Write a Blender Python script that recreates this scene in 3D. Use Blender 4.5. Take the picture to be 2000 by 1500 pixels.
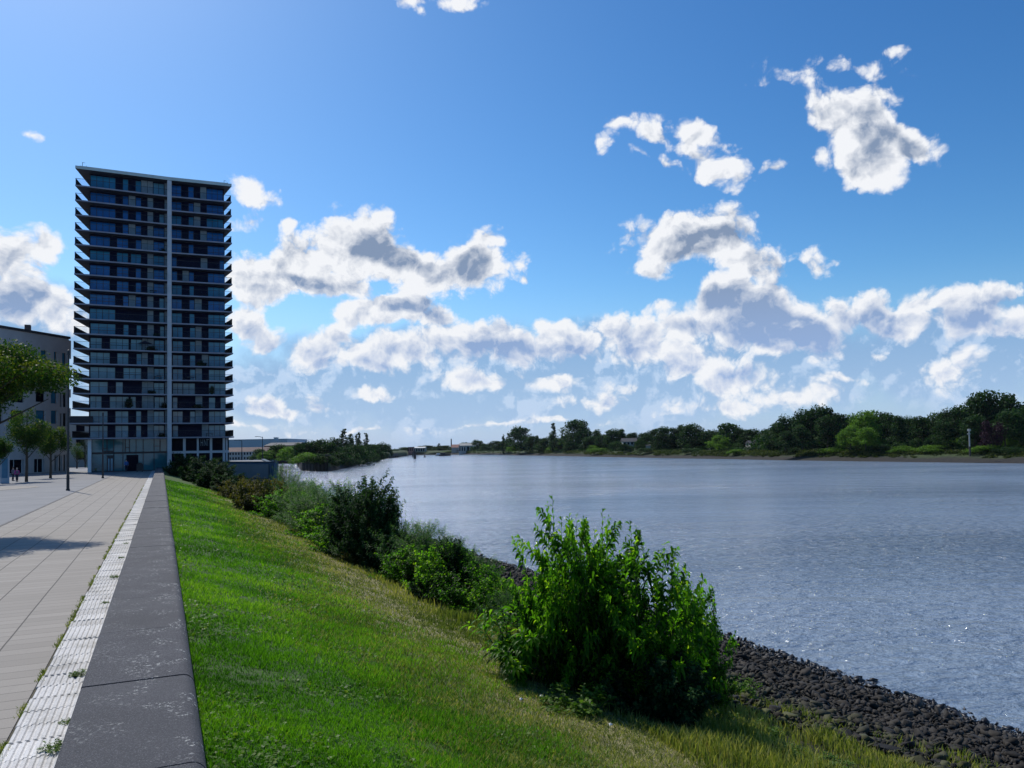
import bpy, math, random
import numpy as np
from mathutils import Vector, Matrix
R = math.radians
sc = bpy.context.scene
for o in list(bpy.data.objects):
    bpy.data.objects.remove(o, do_unlink=True)
COL = sc.collection

# ------------------------------------------------------------------ camera
F_PX = 1500.0; CAMZ = 2.6; YAW = R(24.57); PITCH = R(2.29); ROLL = math.atan(0.018); SHY = 0.0316
cam_d = bpy.data.cameras.new('camera'); cam = bpy.data.objects.new('camera', cam_d); COL.objects.link(cam)
_f0 = Vector((math.sin(YAW), math.cos(YAW), 0)); _r0 = Vector((math.cos(YAW), -math.sin(YAW), 0)); _z = Vector((0, 0, 1))
CF = (_f0 * math.cos(PITCH) + _z * math.sin(PITCH)).normalized()
_u0 = _r0.cross(CF)
CR = _r0 * math.cos(ROLL) - _u0 * math.sin(ROLL)
CU = _u0 * math.cos(ROLL) + _r0 * math.sin(ROLL)
CP = Vector((0, 0, CAMZ))
m = Matrix((CR, CU, -CF)).transposed().to_4x4(); m.translation = CP
cam.matrix_world = m
cam_d.sensor_width = 36; cam_d.lens = 27.0; cam_d.shift_y = SHY
cam_d.clip_start = 0.1; cam_d.clip_end = 9000
sc.camera = cam
def project(x, y, z):
    v = Vector((x, y, z)) - CP
    d = v.dot(CF)
    return 1000 + F_PX * v.dot(CR) / d, 750 + SHY * 2000 - F_PX * v.dot(CU) / d, d
def ray(px, py):
    return CF + CR * ((px - 1000) / F_PX) - CU * ((py - 750 - SHY * 2000) / F_PX)
def at_z(px, py, z):              # point of the level z seen at that pixel of the photograph
    r = ray(px, py); t = (z - CAMZ) / r.z
    return CP + r * t
def at_d(px, py, d):
    return CP + ray(px, py) * d

# ------------------------------------------------------------------ sun, sky, exposure
SUN_AZ = R(-14)
SUN_EL = R(50)
W = bpy.data.worlds.new('World'); sc.world = W; W.use_nodes = True
W.cycles.sampling_method = 'MANUAL'; W.cycles.sample_map_resolution = 512
nt = W.node_tree; nt.nodes.clear()
class N:                                # tiny node-graph helper
    def __init__(s, tree): s.t = tree
    def new(s, typ, **k):
        n = s.t.nodes.new(typ)
        for a, b in k.items():
            if a == 'ins':
                for i, v in b.items():
                    if hasattr(v, 'is_output') or isinstance(v, bpy.types.NodeSocket): s.t.links.new(v, n.inputs[i])
                    else: n.inputs[i].default_value = v
            else: setattr(n, a, b)
        return n
    def m(s, op, a, b=None, c=None, clamp=False):
        n = s.new('ShaderNodeMath', operation=op, use_clamp=clamp)
        for i, v in enumerate((a, b, c)):
            if v is None: continue
            if isinstance(v, bpy.types.NodeSocket): s.t.links.new(v, n.inputs[i])
            else: n.inputs[i].default_value = v
        return n.outputs[0]
    def v(s, op, a, b=None, scale=None):
        n = s.new('ShaderNodeVectorMath', operation=op)
        for i, w in enumerate((a, b)):
            if w is None: continue
            if isinstance(w, bpy.types.NodeSocket): s.t.links.new(w, n.inputs[i])
            else: n.inputs[i].default_value = w
        if scale is not None: n.inputs['Scale'].default_value = scale
        return n.outputs['Value'] if op in ('DOT_PRODUCT', 'LENGTH') else n.outputs[0]
    def noise(s, vec, scale, detail=3, rough=.5, lac=2.0, typ='FBM', dist=0.0, color=False, dim='3D'):
        n = s.new('ShaderNodeTexNoise', noise_dimensions=dim, noise_type=typ)
        s.t.links.new(vec, n.inputs['Vector'])
        n.inputs['Scale'].default_value = scale; n.inputs['Detail'].default_value = detail
        n.inputs['Roughness'].default_value = rough; n.inputs['Lacunarity'].default_value = lac; n.inputs['Distortion'].default_value = dist
        return n.outputs[1] if color else n.outputs[0]
    def smooth(s, x, a, b, lo=0.0, hi=1.0):
        n = s.new('ShaderNodeMapRange', interpolation_type='SMOOTHSTEP')
        s.t.links.new(x, n.inputs[0])
        for i, w in zip((1, 2, 3, 4), (a, b, lo, hi)): n.inputs[i].default_value = w
        return n.outputs[0]
    def mix(s, f, a, b, blend='MIX'):
        n = s.new('ShaderNodeMix', data_type='RGBA', blend_type=blend)
        for i, w in ((0, f), (6, a), (7, b)):
            if isinstance(w, bpy.types.NodeSocket): s.t.links.new(w, n.inputs[i])
            else: n.inputs[i].default_value = w if i == 0 else (w[0], w[1], w[2], 1)
        return n.outputs[2]
g = N(nt); WAVE = .68; HAZE = .00003
SKY_SAT = 1.15; SKY_GAM = 1.22; SKY_V = 1.0; SKY_STR = .143; CL_LO = -.13; CL_HI = .38
sky = g.new('ShaderNodeTexSky', sky_type='NISHITA', sun_disc=False)
sky.sun_elevation = SUN_EL; sky.sun_rotation = SUN_AZ
sky.altitude = 0; sky.air_density = 1.0; sky.dust_density = 0.6; sky.ozone_density = 2.2
tc = g.new('ShaderNodeTexCoord'); sp = g.new('ShaderNodeSeparateXYZ', ins={0: tc.outputs['Generated']})
X_, Y_, Z_ = sp.outputs
az = g.m('ARCTAN2', X_, Y_)
hyp = g.m('SQRT', g.m('ADD', g.m('MULTIPLY', X_, X_), g.m('MULTIPLY', Y_, Y_)))
te = g.m('DIVIDE', Z_, g.m('MAXIMUM', hyp, 1e-4))
P0 = g.new('ShaderNodeCombineXYZ', ins={0: az, 1: te, 2: 1.0}).outputs[0]
def azte(px, py):
    r = ray(px, py); return math.atan2(r.x, r.y), r.z / math.hypot(r.x, r.y)
def blob_rows(cx, cy, a, b, rot):      # an ellipse of the sky given by bearing and slope, as two linear forms
    p = azte(cx, cy); px_ = azte(cx + 5, cy); py_ = azte(cx, cy + 5)
    J = np.array([[(px_[0]-p[0])/5, (py_[0]-p[0])/5], [(px_[1]-p[1])/5, (py_[1]-p[1])/5]])
    Ji = np.linalg.inv(J)
    c, s = math.cos(R(rot)), math.sin(R(rot))
    A = np.diag([1/a, 1/b]) @ np.array([[c, s], [-s, c]]) @ Ji
    off = -A @ np.array(p)
    return (A[0, 0], A[0, 1], off[0]), (A[1, 0], A[1, 1], off[1])
def field(Pv, blobs):
    acc = None
    for bl in blobs:
        cx, cy, a, b, rot = bl[:5]; w = bl[5] if len(bl) > 5 else 1.0
        r1, r2 = blob_rows(cx, cy, a, b, rot)
        d1 = g.v('DOT_PRODUCT', Pv, r1); d2 = g.v('DOT_PRODUCT', Pv, r2)
        q = g.m('MULTIPLY_ADD', d1, d1, g.m('MULTIPLY', d2, d2))
        val = g.m('MULTIPLY_ADD', g.m('SQRT', q), -w, w)
        acc = val if acc is None else g.m('SMOOTH_MAX', acc, val, .18)
    return acc
# domain warp
wn = g.noise(P0, 7.0, 3, .55, color=True, dim='2D')
wv = g.v('SCALE', g.v('SUBTRACT', wn, (.5, .5, .5)), scale=.034)
wn2 = g.noise(P0, 28.0, 3, .6, color=True, dim='2D')
wv2 = g.v('SCALE', g.v('SUBTRACT', wn2, (.5, .5, .5)), scale=.012)
Pw = g.v('MULTIPLY', g.v('ADD', g.v('ADD', P0, wv), wv2), (1, 1, 0))
Pw = g.v('ADD', Pw, (0, 0, 1))
CLOUDS = [ # centre x, y, half width, half height, tilt, weight
 (560,525,150,80,-14,1.7),(690,485,110,90,0,1.5),(790,515,150,75,18,1.5),(920,525,105,72,-10,1.3),(480,535,90,62,0,1.5),(640,560,150,38,8,1.4),(960,470,45,38,-20,.8),
 (700,615,75,42,0,1.3),(780,605,120,45,0,1.3),(860,625,55,38,0,1.0),
 (480,365,55,34,20,.75),(520,388,48,28,10,.7),(485,425,45,16,-10,.5),(560,435,30,12,0,.35),
 (480,630,60,42,25,1.0),(530,670,70,36,15,1.0),(610,700,85,38,0,.9),(650,665,45,28,0,.85),
 (750,700,95,42,15,.95),(690,690,40,28,0,.7),(860,680,120,45,0,1.0),(960,662,90,32,-5,.95),(1080,650,80,42,-10,1.05),(1190,640,95,50,0,1.15),(1270,665,90,60,0,1.0),
 (1000,680,150,40,0,1.3),(1140,665,110,45,0,1.35),(1250,680,90,60,0,1.3),(600,690,110,40,0,1.2),(800,690,110,40,5,1.2),(1750,625,120,42,0,1.3),(1900,625,100,42,0,1.3),(1650,620,70,40,0,1.2),(930,745,85,24,10,.9),(900,735,40,22,0,.7),(1085,745,75,24,0,.85),(735,772,52,16,5,.75),(700,768,20,10,0,.5),(525,792,52,24,0,.8),(560,805,45,14,0,.6),(620,800,42,18,0,.5),(1230,750,40,20,0,.5),
 (1360,470,150,72,-5,1.75),(1450,500,100,65,30,1.2),(1275,520,50,32,0,.95),(1330,545,60,16,0,.5),(1600,515,40,30,50,.42),(1635,500,18,10,0,.3),
 (1400,590,95,60,-15,1.6),(1480,620,150,75,12,1.7),(1570,650,110,60,20,1.3),(1330,640,90,50,0,1.0),(1350,700,120,50,0,.95),(1440,740,110,50,0,.8),(1300,600,50,25,0,.8),
 (1700,605,100,50,0,1.1),(1640,600,60,35,0,.95),(1790,600,80,42,0,1.1),(1850,600,60,35,0,.9),(1920,600,100,38,-15,1.05),(1985,640,60,60,0,1.15),(1990,580,60,30,-20,1.0),
 (1840,735,85,55,0,.85),(1655,742,55,12,6,.6),(1560,770,90,30,0,.55),(1180,785,90,22,0,.5),(1710,690,35,16,0,.5),(1420,790,120,22,0,.5),(1320,780,40,25,30,.5),
 (1670,240,98,88,10,2.1),(1690,310,78,60,0,1.8),(1765,275,72,42,22,1.6),(1605,240,45,60,0,.9),(1600,300,40,28,40,.7),(1680,350,45,24,0,.8),(1720,190,60,40,20,.9),
 (1215,242,62,28,-5,.85),(1180,275,24,32,0,.6),(1275,262,46,26,35,.8),(1255,300,48,20,40,.6),(1310,318,55,16,15,.6),(1365,252,46,28,20,.85),(1420,280,50,26,38,.8),(1350,285,34,20,0,.55),(1430,325,66,38,10,.95),(1505,325,54,18,-15,.7),(1390,300,46,28,0,.65),
 (1560,150,110,26,-5,.36),(1690,145,90,24,10,.40),(1755,105,38,10,0,.36),(1405,155,32,10,0,.32),(1490,168,40,12,-10,.3),
 (800,4,45,18,10,.55),(825,25,28,14,40,.4),(890,5,50,14,0,.40),(1262,398,16,12,0,.42),(1035,550,12,9,0,.36),(52,270,32,13,15,.55),
 (20,500,95,78,0,1.3),(80,480,48,48,0,1.2),(30,590,90,60,0,1.2),(110,600,70,60,0,1.1),(160,640,110,50,0,.9),(-120,600,160,110,0,1.2),
 (700,838,150,8,-3,.6),(950,832,120,7,-3,.5),(1120,822,90,8,0,.5),(480,832,60,8,0,.5),
]
BANK = [(560,760,260,110,5,1.1),(900,750,440,125,-2,1.4),(1200,730,320,130,0,1.4),(1500,700,360,130,0,1.35),(1850,700,320,130,0,1.35),(2300,700,400,170,0,1.3),(60,660,230,140,0,1.1),(250,740,250,110,0,1.0),(-350,700,400,150,0,1.1)]
DARK = [(735,475,52,38,28,1.3),(790,505,60,30,28,1.3),(850,530,70,22,12,1.0),(930,520,42,42,45,1.4),(600,552,75,18,14,1.1),(500,560,60,14,0,.5),
 (770,598,80,20,5,1.1),(860,615,50,26,38,1.2),(1400,470,90,30,-5,.9),(1490,525,62,38,38,1.3),(1340,500,80,20,-8,.7),(1440,600,110,45,12,1.2),(1560,655,110,52,22,1.7),(1500,650,90,40,10,1.1),
 (1715,260,52,48,30,.8),(1770,285,48,26,22,1.0),(1000,700,120,36,0,1.1),(1110,700,90,32,0,.9),(1228,655,24,42,8,.7),(1700,640,110,48,0,1.1),(1880,650,130,40,0,.9),(1960,600,60,18,-10,.4),
 (50,560,45,60,10,1.1),(0,600,60,60,0,1.1),(15,520,26,60,20,.7),(480,690,60,18,10,.8),(640,712,50,12,0,.6),(1300,720,50,26,0,.6),(750,722,70,12,10,.5),(870,705,60,16,0,.6),(1370,640,60,22,0,.7),(1450,720,80,18,0,.6)]
fb = g.noise(P0, 11.0, 8, .60, lac=2.1, dim='2D')
fb2 = g.noise(P0, 40.0, 4, .62, lac=2.2, dim='2D')
def puffs(vec):
    n = g.new('ShaderNodeTexVoronoi', feature='F1', voronoi_dimensions='2D', ins={'Scale': 15.0, 'Detail': 4.0, 'Roughness': .55, 'Lacunarity': 2.15})
    nt.links.new(vec, n.inputs['Vector']); return n.outputs['Distance']
vd = puffs(Pw)
vds = puffs(g.v('ADD', Pw, (-0.004, 0.012, 0)))                 # the same puffs a little nearer the sun, for their relief
fbs = g.noise(g.v('ADD', P0, (-0.006, 0.014, 0)), 11.0, 6, .6, lac=2.1, dim='2D')
rel = g.m('ADD', g.m('MULTIPLY', g.m('SUBTRACT', vds, vd), 1.25), g.m('MULTIPLY', g.m('SUBTRACT', fb, fbs), .9))
hsv = g.new('ShaderNodeHueSaturation', ins={'Saturation': SKY_SAT, 'Hue': .5, 'Value': SKY_V, 'Color': sky.outputs[0]})
gam0 = g.new('ShaderNodeGamma', ins={0: g.v('SCALE', hsv.outputs[0], scale=SKY_STR), 1: SKY_GAM}).outputs[0]
sc_ = g.new('ShaderNodeSeparateColor', ins={0: gam0}).outputs
gam = g.new('ShaderNodeCombineColor', ins={0: g.m('MULTIPLY', g.m('POWER', sc_[0], 1.30), .92), 1: g.m('MULTIPLY', g.m('POWER', sc_[1], 1.12), .92), 2: g.m('MULTIPLY', g.m('POWER', sc_[2], 1.05), .93)}).outputs[0]
skyc = g.mix(g.smooth(te, -.02, .22, .85, 0.0), gam, (.36, .55, .85))
fc = g.m('SUBTRACT', fb, .5)
nz = g.m('ADD', g.m('MULTIPLY', fc, .75), g.m('MULTIPLY', g.m('SUBTRACT', fb2, .5), .22))
nz = g.m('SUBTRACT', nz, g.m('MULTIPLY', g.m('SUBTRACT', vd, .65), .95))
low = g.smooth(te, 0.0, .15, 1.0, 0.0)
bcol = g.mix(low, (.24, .41, .68), (.40, .57, .82))
bcol = g.mix(g.smooth(g.m('ADD', rel, g.m('MULTIPLY', fc, 1.3)), -.05, .42, 0, .75), bcol, (.58, .71, .92))
lowc = g.smooth(te, .04, .26, .42, .04); shc = g.mix(g.smooth(te, .08, .26), (.30, .44, .72), (.23, .31, .46))
def sector(lo, hi):
    pick = lambda L, pad: [q for q in L if q[0] + q[2] + pad > lo and q[0] - q[2] - pad < hi]
    C = field(Pw, pick(CLOUDS, 70))
    D = g.m('ADD', C, nz)
    alpha = g.smooth(D, CL_LO, CL_HI)
    Bk = field(Pw, pick(BANK, 50))
    DK = g.m('ADD', field(Pw, pick(DARK, 70)), g.m('MULTIPLY', fc, 1.0))
    dk = g.smooth(DK, -.10, .60)
    thick = g.smooth(D, .30, 1.5)
    shade = g.m('ADD', g.m('MULTIPLY_ADD', thick, .42, g.m('MULTIPLY', dk, .62)), g.m('MULTIPLY', lowc, g.smooth(D, .12, .75)))
    shade = g.m('SUBTRACT', shade, rel, clamp=True)
    ccol = g.mix(shade, (.90, .92, .96), shc)
    ba = g.m('MULTIPLY', g.smooth(g.m('ADD', Bk, g.m('MULTIPLY', fc, 1.0)), .0, .6), .85)
    col = g.mix(alpha, g.mix(ba, skyc, bcol), ccol)
    return g.new('ShaderNodeBackground', ins={'Color': col, 'Strength': 1.0}).outputs[0]
sA = sector(-400, 1110); sB = sector(1110, 2400)
genA = g.smooth(g.m('ADD', g.m('MULTIPLY', fc, 3.0), g.smooth(te, .02, .35, .15, -1.0)), .1, .6)
bg_far = g.new('ShaderNodeBackground', ins={'Color': g.mix(genA, skyc, g.mix(g.m('SUBTRACT', .45, rel, clamp=True), (.85, .88, .92), (.25, .33, .48))), 'Strength': 1.0}).outputs[0]
bg_low = g.new('ShaderNodeBackground', ins={'Color': (.06, .08, .10, 1), 'Strength': 1.0}).outputs[0]
seam = azte(1110, 700)[0]
m1 = g.new('ShaderNodeMixShader', ins={0: g.m('GREATER_THAN', az, seam), 1: sA, 2: sB}).outputs[0]
infr = g.m('LESS_THAN', g.m('ABSOLUTE', g.m('SUBTRACT', az, YAW)), R(42))
m2 = g.new('ShaderNodeMixShader', ins={0: infr, 1: bg_far, 2: m1}).outputs[0]
m3 = g.new('ShaderNodeMixShader', ins={0: g.m('GREATER_THAN', te, -.03), 1: bg_low, 2: m2}).outputs[0]
g.new('ShaderNodeOutputWorld', ins={0: m3})
sun_d = bpy.data.lights.new('sun', 'SUN'); sun_d.energy = 3.6; sun_d.angle = R(.5); sun_d.color = (1, .95, .87)
sun = bpy.data.objects.new('sun', sun_d); COL.objects.link(sun)
SV = Vector((math.sin(SUN_AZ) * math.cos(SUN_EL), math.cos(SUN_AZ) * math.cos(SUN_EL), math.sin(SUN_EL)))
sun.rotation_euler = SV.to_track_quat('Z', 'Y').to_euler()
sun.location = (0, 0, 60)
sc.view_settings.view_transform = 'Standard'; sc.view_settings.look = 'None'
sc.view_settings.exposure = 0; sc.view_settings.gamma = 1

# ------------------------------------------------------------------ materials
def newmat(name):
    m = bpy.data.materials.new(name); m.use_nodes = True
    t = m.node_tree; t.nodes.clear(); return m, N(t)
def finish(G, shader, disp=None):
    o = G.new('ShaderNodeOutputMaterial', ins={0: shader})
    return o
def pos(G):
    return G.new('ShaderNodeNewGeometry').outputs['Position']
def principled(G, col, rough=.8, bump=None, bstr=.3, bdist=.02, **k):
    p = G.new('ShaderNodeBsdfPrincipled')
    for key, val in (('Base Color', col), ('Roughness', rough)):
        if isinstance(val, bpy.types.NodeSocket): G.t.links.new(val, p.inputs[key])
        elif key == 'Base Color': p.inputs[key].default_value = (*val, 1)
        else: p.inputs[key].default_value = val
    for a, b in k.items(): p.inputs[a.replace('_', ' ')].default_value = b
    if bump is not None:
        bn = G.new('ShaderNodeBump'); bn.inputs['Strength'].default_value = bstr; bn.inputs['Distance'].default_value = bdist
        G.t.links.new(bump, bn.inputs['Height']); G.t.links.new(bn.outputs[0], p.inputs['Normal'])
    return p.outputs[0]
def simple(name, c1, c2=None, scale=3.0, rough=.7, bstr=.2, detail=5, metal=0.0, spec=.5):
    m, G = newmat(name); p = pos(G)
    n = G.noise(p, scale, detail, .6)
    col = G.mix(G.smooth(n, .3, .7), c1, c2) if c2 else c1
    n2 = G.noise(p, scale * 9, 3, .6)
    finish(G, principled(G, col, rough, n2, bstr, .02, Metallic=metal, Specular_IOR_Level=spec)); return m
def leafmat(name, dark, mid, lite, trans=.45, rough=.5, patch=.6, spec=.22):
    m, G = newmat(name)
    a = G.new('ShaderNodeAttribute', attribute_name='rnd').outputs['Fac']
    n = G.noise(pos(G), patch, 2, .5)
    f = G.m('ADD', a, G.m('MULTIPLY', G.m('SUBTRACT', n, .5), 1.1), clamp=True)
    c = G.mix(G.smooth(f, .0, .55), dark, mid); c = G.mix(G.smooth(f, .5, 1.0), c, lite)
    pr = principled(G, c, rough, Specular_IOR_Level=spec)
    tr = G.new('ShaderNodeBsdfTranslucent')
    G.t.links.new(G.mix(1.0, c, (1.25, 1.35, .45), 'MULTIPLY'), tr.inputs[0])
    mx = G.new('ShaderNodeMixShader', ins={0: trans, 1: pr, 2: tr.outputs[0]})
    finish(G, mx.outputs[0]); return m
M = {}
M['leaf_bush'] = leafmat('broad_leaf', (.016, .06, .008), (.085, .24, .015), (.32, .50, .035), .72, .4)
M['leaf_willow'] = leafmat('willow_leaf', (.022, .07, .025), (.06, .145, .045), (.14, .25, .07), .5, .5)
M['leaf_dark'] = leafmat('dark_leaf', (.008, .024, .010), (.018, .052, .018), (.045, .10, .025), .3, .65, .5, .08)
M['leaf_far'] = leafmat('far_leaf', (.008, .026, .009), (.020, .055, .014), (.05, .11, .022), .3, .7, .12)
M['leaf_far_light'] = leafmat('far_light_leaf', (.045, .10, .015), (.10, .20, .025), (.17, .30, .04), .4, .7, .15)
M['leaf_bank'] = leafmat('bank_leaf', (.018, .035, .008), (.05, .075, .015), (.11, .13, .03), .35, .7, .08)
M['leaf_purple'] = leafmat('purple_leaf', (.012, .004, .010), (.028, .008, .022), (.05, .015, .035), .2, .7)
M['leaf_amber'] = leafmat('amber_leaf', (.03, .045, .01), (.09, .09, .015), (.17, .12, .02), .4, .6)
M['leaf_street'] = leafmat('street_tree_leaf', (.012, .042, .007), (.035, .09, .012), (.17, .19, .022), .45, .55, .5)
M['blade'] = leafmat('grass_blade', (.03, .11, .006), (.10, .27, .012), (.24, .42, .04), .55, .55, .5)
M['blade_tall'] = leafmat('tall_grass_blade', (.07, .11, .02), (.19, .23, .05), (.42, .39, .15), .4, .7, .7)
M['weed'] = leafmat('weed_leaf', (.04, .10, .01), (.09, .18, .02), (.18, .26, .05), .4, .5, 2)
M['bark'] = simple('bark', (.035, .026, .02), (.07, .055, .04), 12, .9)
M['concrete'] = simple('pale_concrete', (.44, .46, .48), (.52, .54, .56), .8, .8)
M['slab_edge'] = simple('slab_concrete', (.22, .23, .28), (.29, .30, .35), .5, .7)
M['soffit'] = simple('shaded_soffit', (.026, .029, .040), (.036, .04, .052), .7, .8)  # shade under the slabs is darkened into this colour
M['white_metal'] = simple('white_metal', (.62, .66, .68), (.7, .73, .75), 1, .45)
M['fascia'] = simple('roof_fascia', (.42, .50, .48), (.5, .57, .55), 1, .5)
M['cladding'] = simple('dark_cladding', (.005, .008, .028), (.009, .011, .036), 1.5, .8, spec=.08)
M['light_panel'] = simple('light_cladding', (.19, .25, .28), (.25, .31, .34), 2, .6)
M['dark_metal'] = simple('dark_metal', (.012, .016, .022), (.02, .024, .03), 4, .45, metal=.3)
M['quay'] = simple('quay_concrete', (.045, .085, .13), (.065, .11, .16), .6, .85)
M['stucco'] = simple('grey_brown_stucco', (.47, .44, .44), (.55, .52, .51), .5, .9)
M['roof_dark'] = simple('dark_roof', (.03, .03, .035), (.05, .05, .055), .6, .7)
M['sheet_pile'] = simple('rusty_sheet_pile', (.004, .005, .005), (.010, .009, .008), .8, .9)
M['timber'] = simple('weathered_timber', (.04, .035, .03), (.07, .06, .05), 3, .9)
M['mud'] = simple('river_mud', (.03, .028, .02), (.06, .05, .034), .25, .95, .6)
M['skin'] = simple('skin', (.45, .28, .2), (.5, .32, .24), 5, .6)
M['hall'] = simple('pale_blue_hall', (.30, .38, .46), (.34, .42, .50), .05, .6)
M['brick_brown'] = simple('brown_brick', (.10, .065, .06), (.15, .10, .085), .4, .9)
M['render_grey'] = simple('grey_render', (.30, .30, .28), (.38, .38, .35), .2, .9)
M['white_wall'] = simple('white_wall', (.60, .60, .58), (.7, .7, .68), .3, .8)
M['red_roof'] = simple('red_tile_roof', (.22, .11, .09), (.3, .16, .12), .5, .85)
def cloth(name, c): M[name] = simple(name, c, tuple(min(1, q * 1.3) for q in c), 6, .85)
cloth('blue_cloth', (.03, .10, .28)); cloth('navy_cloth', (.010, .014, .035)); cloth('magenta_cloth', (.30, .02, .22)); cloth('grey_cloth', (.10, .10, .14)); cloth('hair', (.03, .02, .015)); cloth('grey_hair', (.3, .29, .28))
def glassmat(name, c, rough=.06, ior=1.9, var=.35):
    m, G = newmat(name); p = pos(G)
    n = G.noise(p, .35, 3, .6)
    col = G.mix(G.smooth(n, .35, .65), c, tuple(q * (1 + var) for q in c))
    w = G.noise(p, .25, 2, .5)
    finish(G, principled(G, col, rough, w, .04, .3, IOR=ior, Specular_IOR_Level=.7)); return m
M['glass_blue'] = glassmat('blue_window_glass', (.005, .09, .29), .06, 1.42)  # coated-glass tint plus reflected blue sky, both in the base colour
M['glass_teal'] = glassmat('teal_window_glass', (.016, .15, .26), .06, 1.42)  # reflection of the low sky put into the base colour
M['glass_pale'] = glassmat('curtained_window_glass', (.08, .21, .28), .06, 1.42)
M['glass_lobby'] = glassmat('lobby_glass', (.02, .12, .145), .04, 1.45)
M['glass_black'] = glassmat('black_window_glass', (.002, .003, .010), .3, 1.08)
m, G = newmat('railing_glass'); tr = G.new('ShaderNodeBsdfTransparent', ins={0: (.92, .95, .98, 1)}); gl = G.new('ShaderNodeBsdfPrincipled'); gl.inputs['Base Color'].default_value = (.006, .008, .02, 1); gl.inputs['Roughness'].default_value = .1
finish(G, G.new('ShaderNodeMixShader', ins={0: .04, 1: tr.outputs[0], 2: gl.outputs[0]}).outputs[0]); M['rail_glass'] = m
M['rail_dark'] = simple('railing_mesh', (.006, .006, .012), (.01, .01, .016), 5, .6)
M['car_paint'] = simple('white_car_paint', (.6, .62, .64), (.66, .68, .7), 1, .25)
M['sign_blue'] = simple('blue_sign_panel', (.03, .14, .26), (.04, .18, .30), 2, .4)

# ------------------------------------------------------------------ objects
class MB:                                   # collects shapes that become ONE mesh object
    def __init__(s): s.v = []; s.f = []; s.mi = []; s.cur = 0
    def add(s, vs, fs, mi=None):
        b = len(s.v); s.v += [tuple(q) for q in vs]; s.f += [tuple(b + i for i in f) for f in fs]; s.mi += [s.cur if mi is None else mi] * len(fs); return s
    def box(s, x0, x1, y0, y1, z0, z1, mi=None):
        v = [(x, y, z) for z in (z0, z1) for y in (y0, y1) for x in (x0, x1)]
        return s.add(v, [(0, 2, 3, 1), (4, 5, 7, 6), (0, 1, 5, 4), (2, 6, 7, 3), (0, 4, 6, 2), (1, 3, 7, 5)], mi)
    def prism(s, poly, z0, z1, mi=None, mi_bottom=None):
        n = len(poly); v = [(x, y, z0) for x, y in poly] + [(x, y, z1) for x, y in poly]
        s.add(v, [tuple(range(n, 2 * n))] + [(i, (i + 1) % n, n + (i + 1) % n, n + i) for i in range(n)], mi)
        return s.add([(x, y, z0) for x, y in poly], [tuple(reversed(range(n)))], mi_bottom if mi_bottom is not None else mi)
    def obox(s, a, b, w, z0, z1, mi=None):   # wall-like box from a to b in plan, w thick to the left of a->b
        a = Vector(a[:2]); b = Vector(b[:2]); d = (b - a).normalized(); n = Vector((-d.y, d.x)) * w
        p = [a, b, b + n, a + n]
        if (p[1] - p[0]).cross(p[2] - p[1]) < 0: p.reverse()
        return s.prism([tuple(q) for q in p], z0, z1, mi)
    def tube(s, pts, rads, n=8, cap=True, mi=None):
        pts = [Vector(p) for p in pts]; vs = []
        for i, p in enumerate(pts):
            d = (pts[min(i + 1, len(pts) - 1)] - pts[max(i - 1, 0)]).normalized()
            a = d.cross(Vector((0, 0, 1)) if abs(d.z) < .9 else Vector((1, 0, 0))).normalized(); b = d.cross(a)
            r = rads[i] if hasattr(rads, '__len__') else rads
            vs += [p + (a * math.cos(t) + b * math.sin(t)) * r for t in [2 * math.pi * k / n for k in range(n)]]
        fs = [(i * n + k, i * n + (k + 1) % n, (i + 1) * n + (k + 1) % n, (i + 1) * n + k) for i in range(len(pts) - 1) for k in range(n)]
        if cap: fs += [tuple(reversed(range(n))), tuple(range((len(pts) - 1) * n, len(pts) * n))]
        return s.add(vs, fs, mi)
    def ball(s, c, r, nu=10, nv=7, mi=None):
        c = Vector(c); rx, ry, rz = r if hasattr(r, '__len__') else (r, r, r); vs = []
        for j in range(nv + 1):
            t = math.pi * j / nv
            vs += [(c.x + rx * math.sin(t) * math.cos(2 * math.pi * i / nu), c.y + ry * math.sin(t) * math.sin(2 * math.pi * i / nu), c.z + rz * math.cos(t)) for i in range(nu)]
        return s.add(vs, [(j * nu + i, (j + 1) * nu + i, (j + 1) * nu + (i + 1) % nu, j * nu + (i + 1) % nu) for j in range(nv) for i in range(nu)], mi)
    def obj(s, name, mats, parent=None, smooth=False):
        me = bpy.data.meshes.new(name); me.from_pydata(s.v, [], s.f)
        mats = mats if isinstance(mats, (list, tuple)) else [mats]
        for q in mats: me.materials.append(q)
        if len(mats) > 1: me.polygons.foreach_set('material_index', s.mi)
        if smooth: me.polygons.foreach_set('use_smooth', [True] * len(s.f))
        me.update(); return link(name, me, parent)
def link(name, me, parent=None):
    o = bpy.data.objects.new(name, me); COL.objects.link(o)
    if parent is not None: o.parent = parent
    return o
def np_mesh(name, v, faces, mat, rnd=None, smooth=False):
    """faces: (n,k) int array"""
    me = bpy.data.meshes.new(name); v = np.asarray(v, np.float32); faces = [f for f in (faces if isinstance(faces, list) else [faces]) if len(f)]
    me.vertices.add(len(v)); me.vertices.foreach_set('co', v.ravel())
    loops = np.concatenate([f.ravel() for f in faces]); sizes = np.concatenate([np.full(len(f), f.shape[1]) for f in faces])
    me.loops.add(len(loops)); me.loops.foreach_set('vertex_index', loops.astype(np.int32))
    me.polygons.add(len(sizes)); me.polygons.foreach_set('loop_start', np.concatenate([[0], np.cumsum(sizes)[:-1]]).astype(np.int32))
    if smooth: me.polygons.foreach_set('use_smooth', np.ones(len(sizes), bool))
    me.materials.append(mat); me.update(calc_edges=True)
    if rnd is not None:
        a = me.attributes.new('rnd', 'FLOAT', 'POINT'); a.data.foreach_set('value', np.asarray(rnd, np.float32))
    return me
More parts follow.
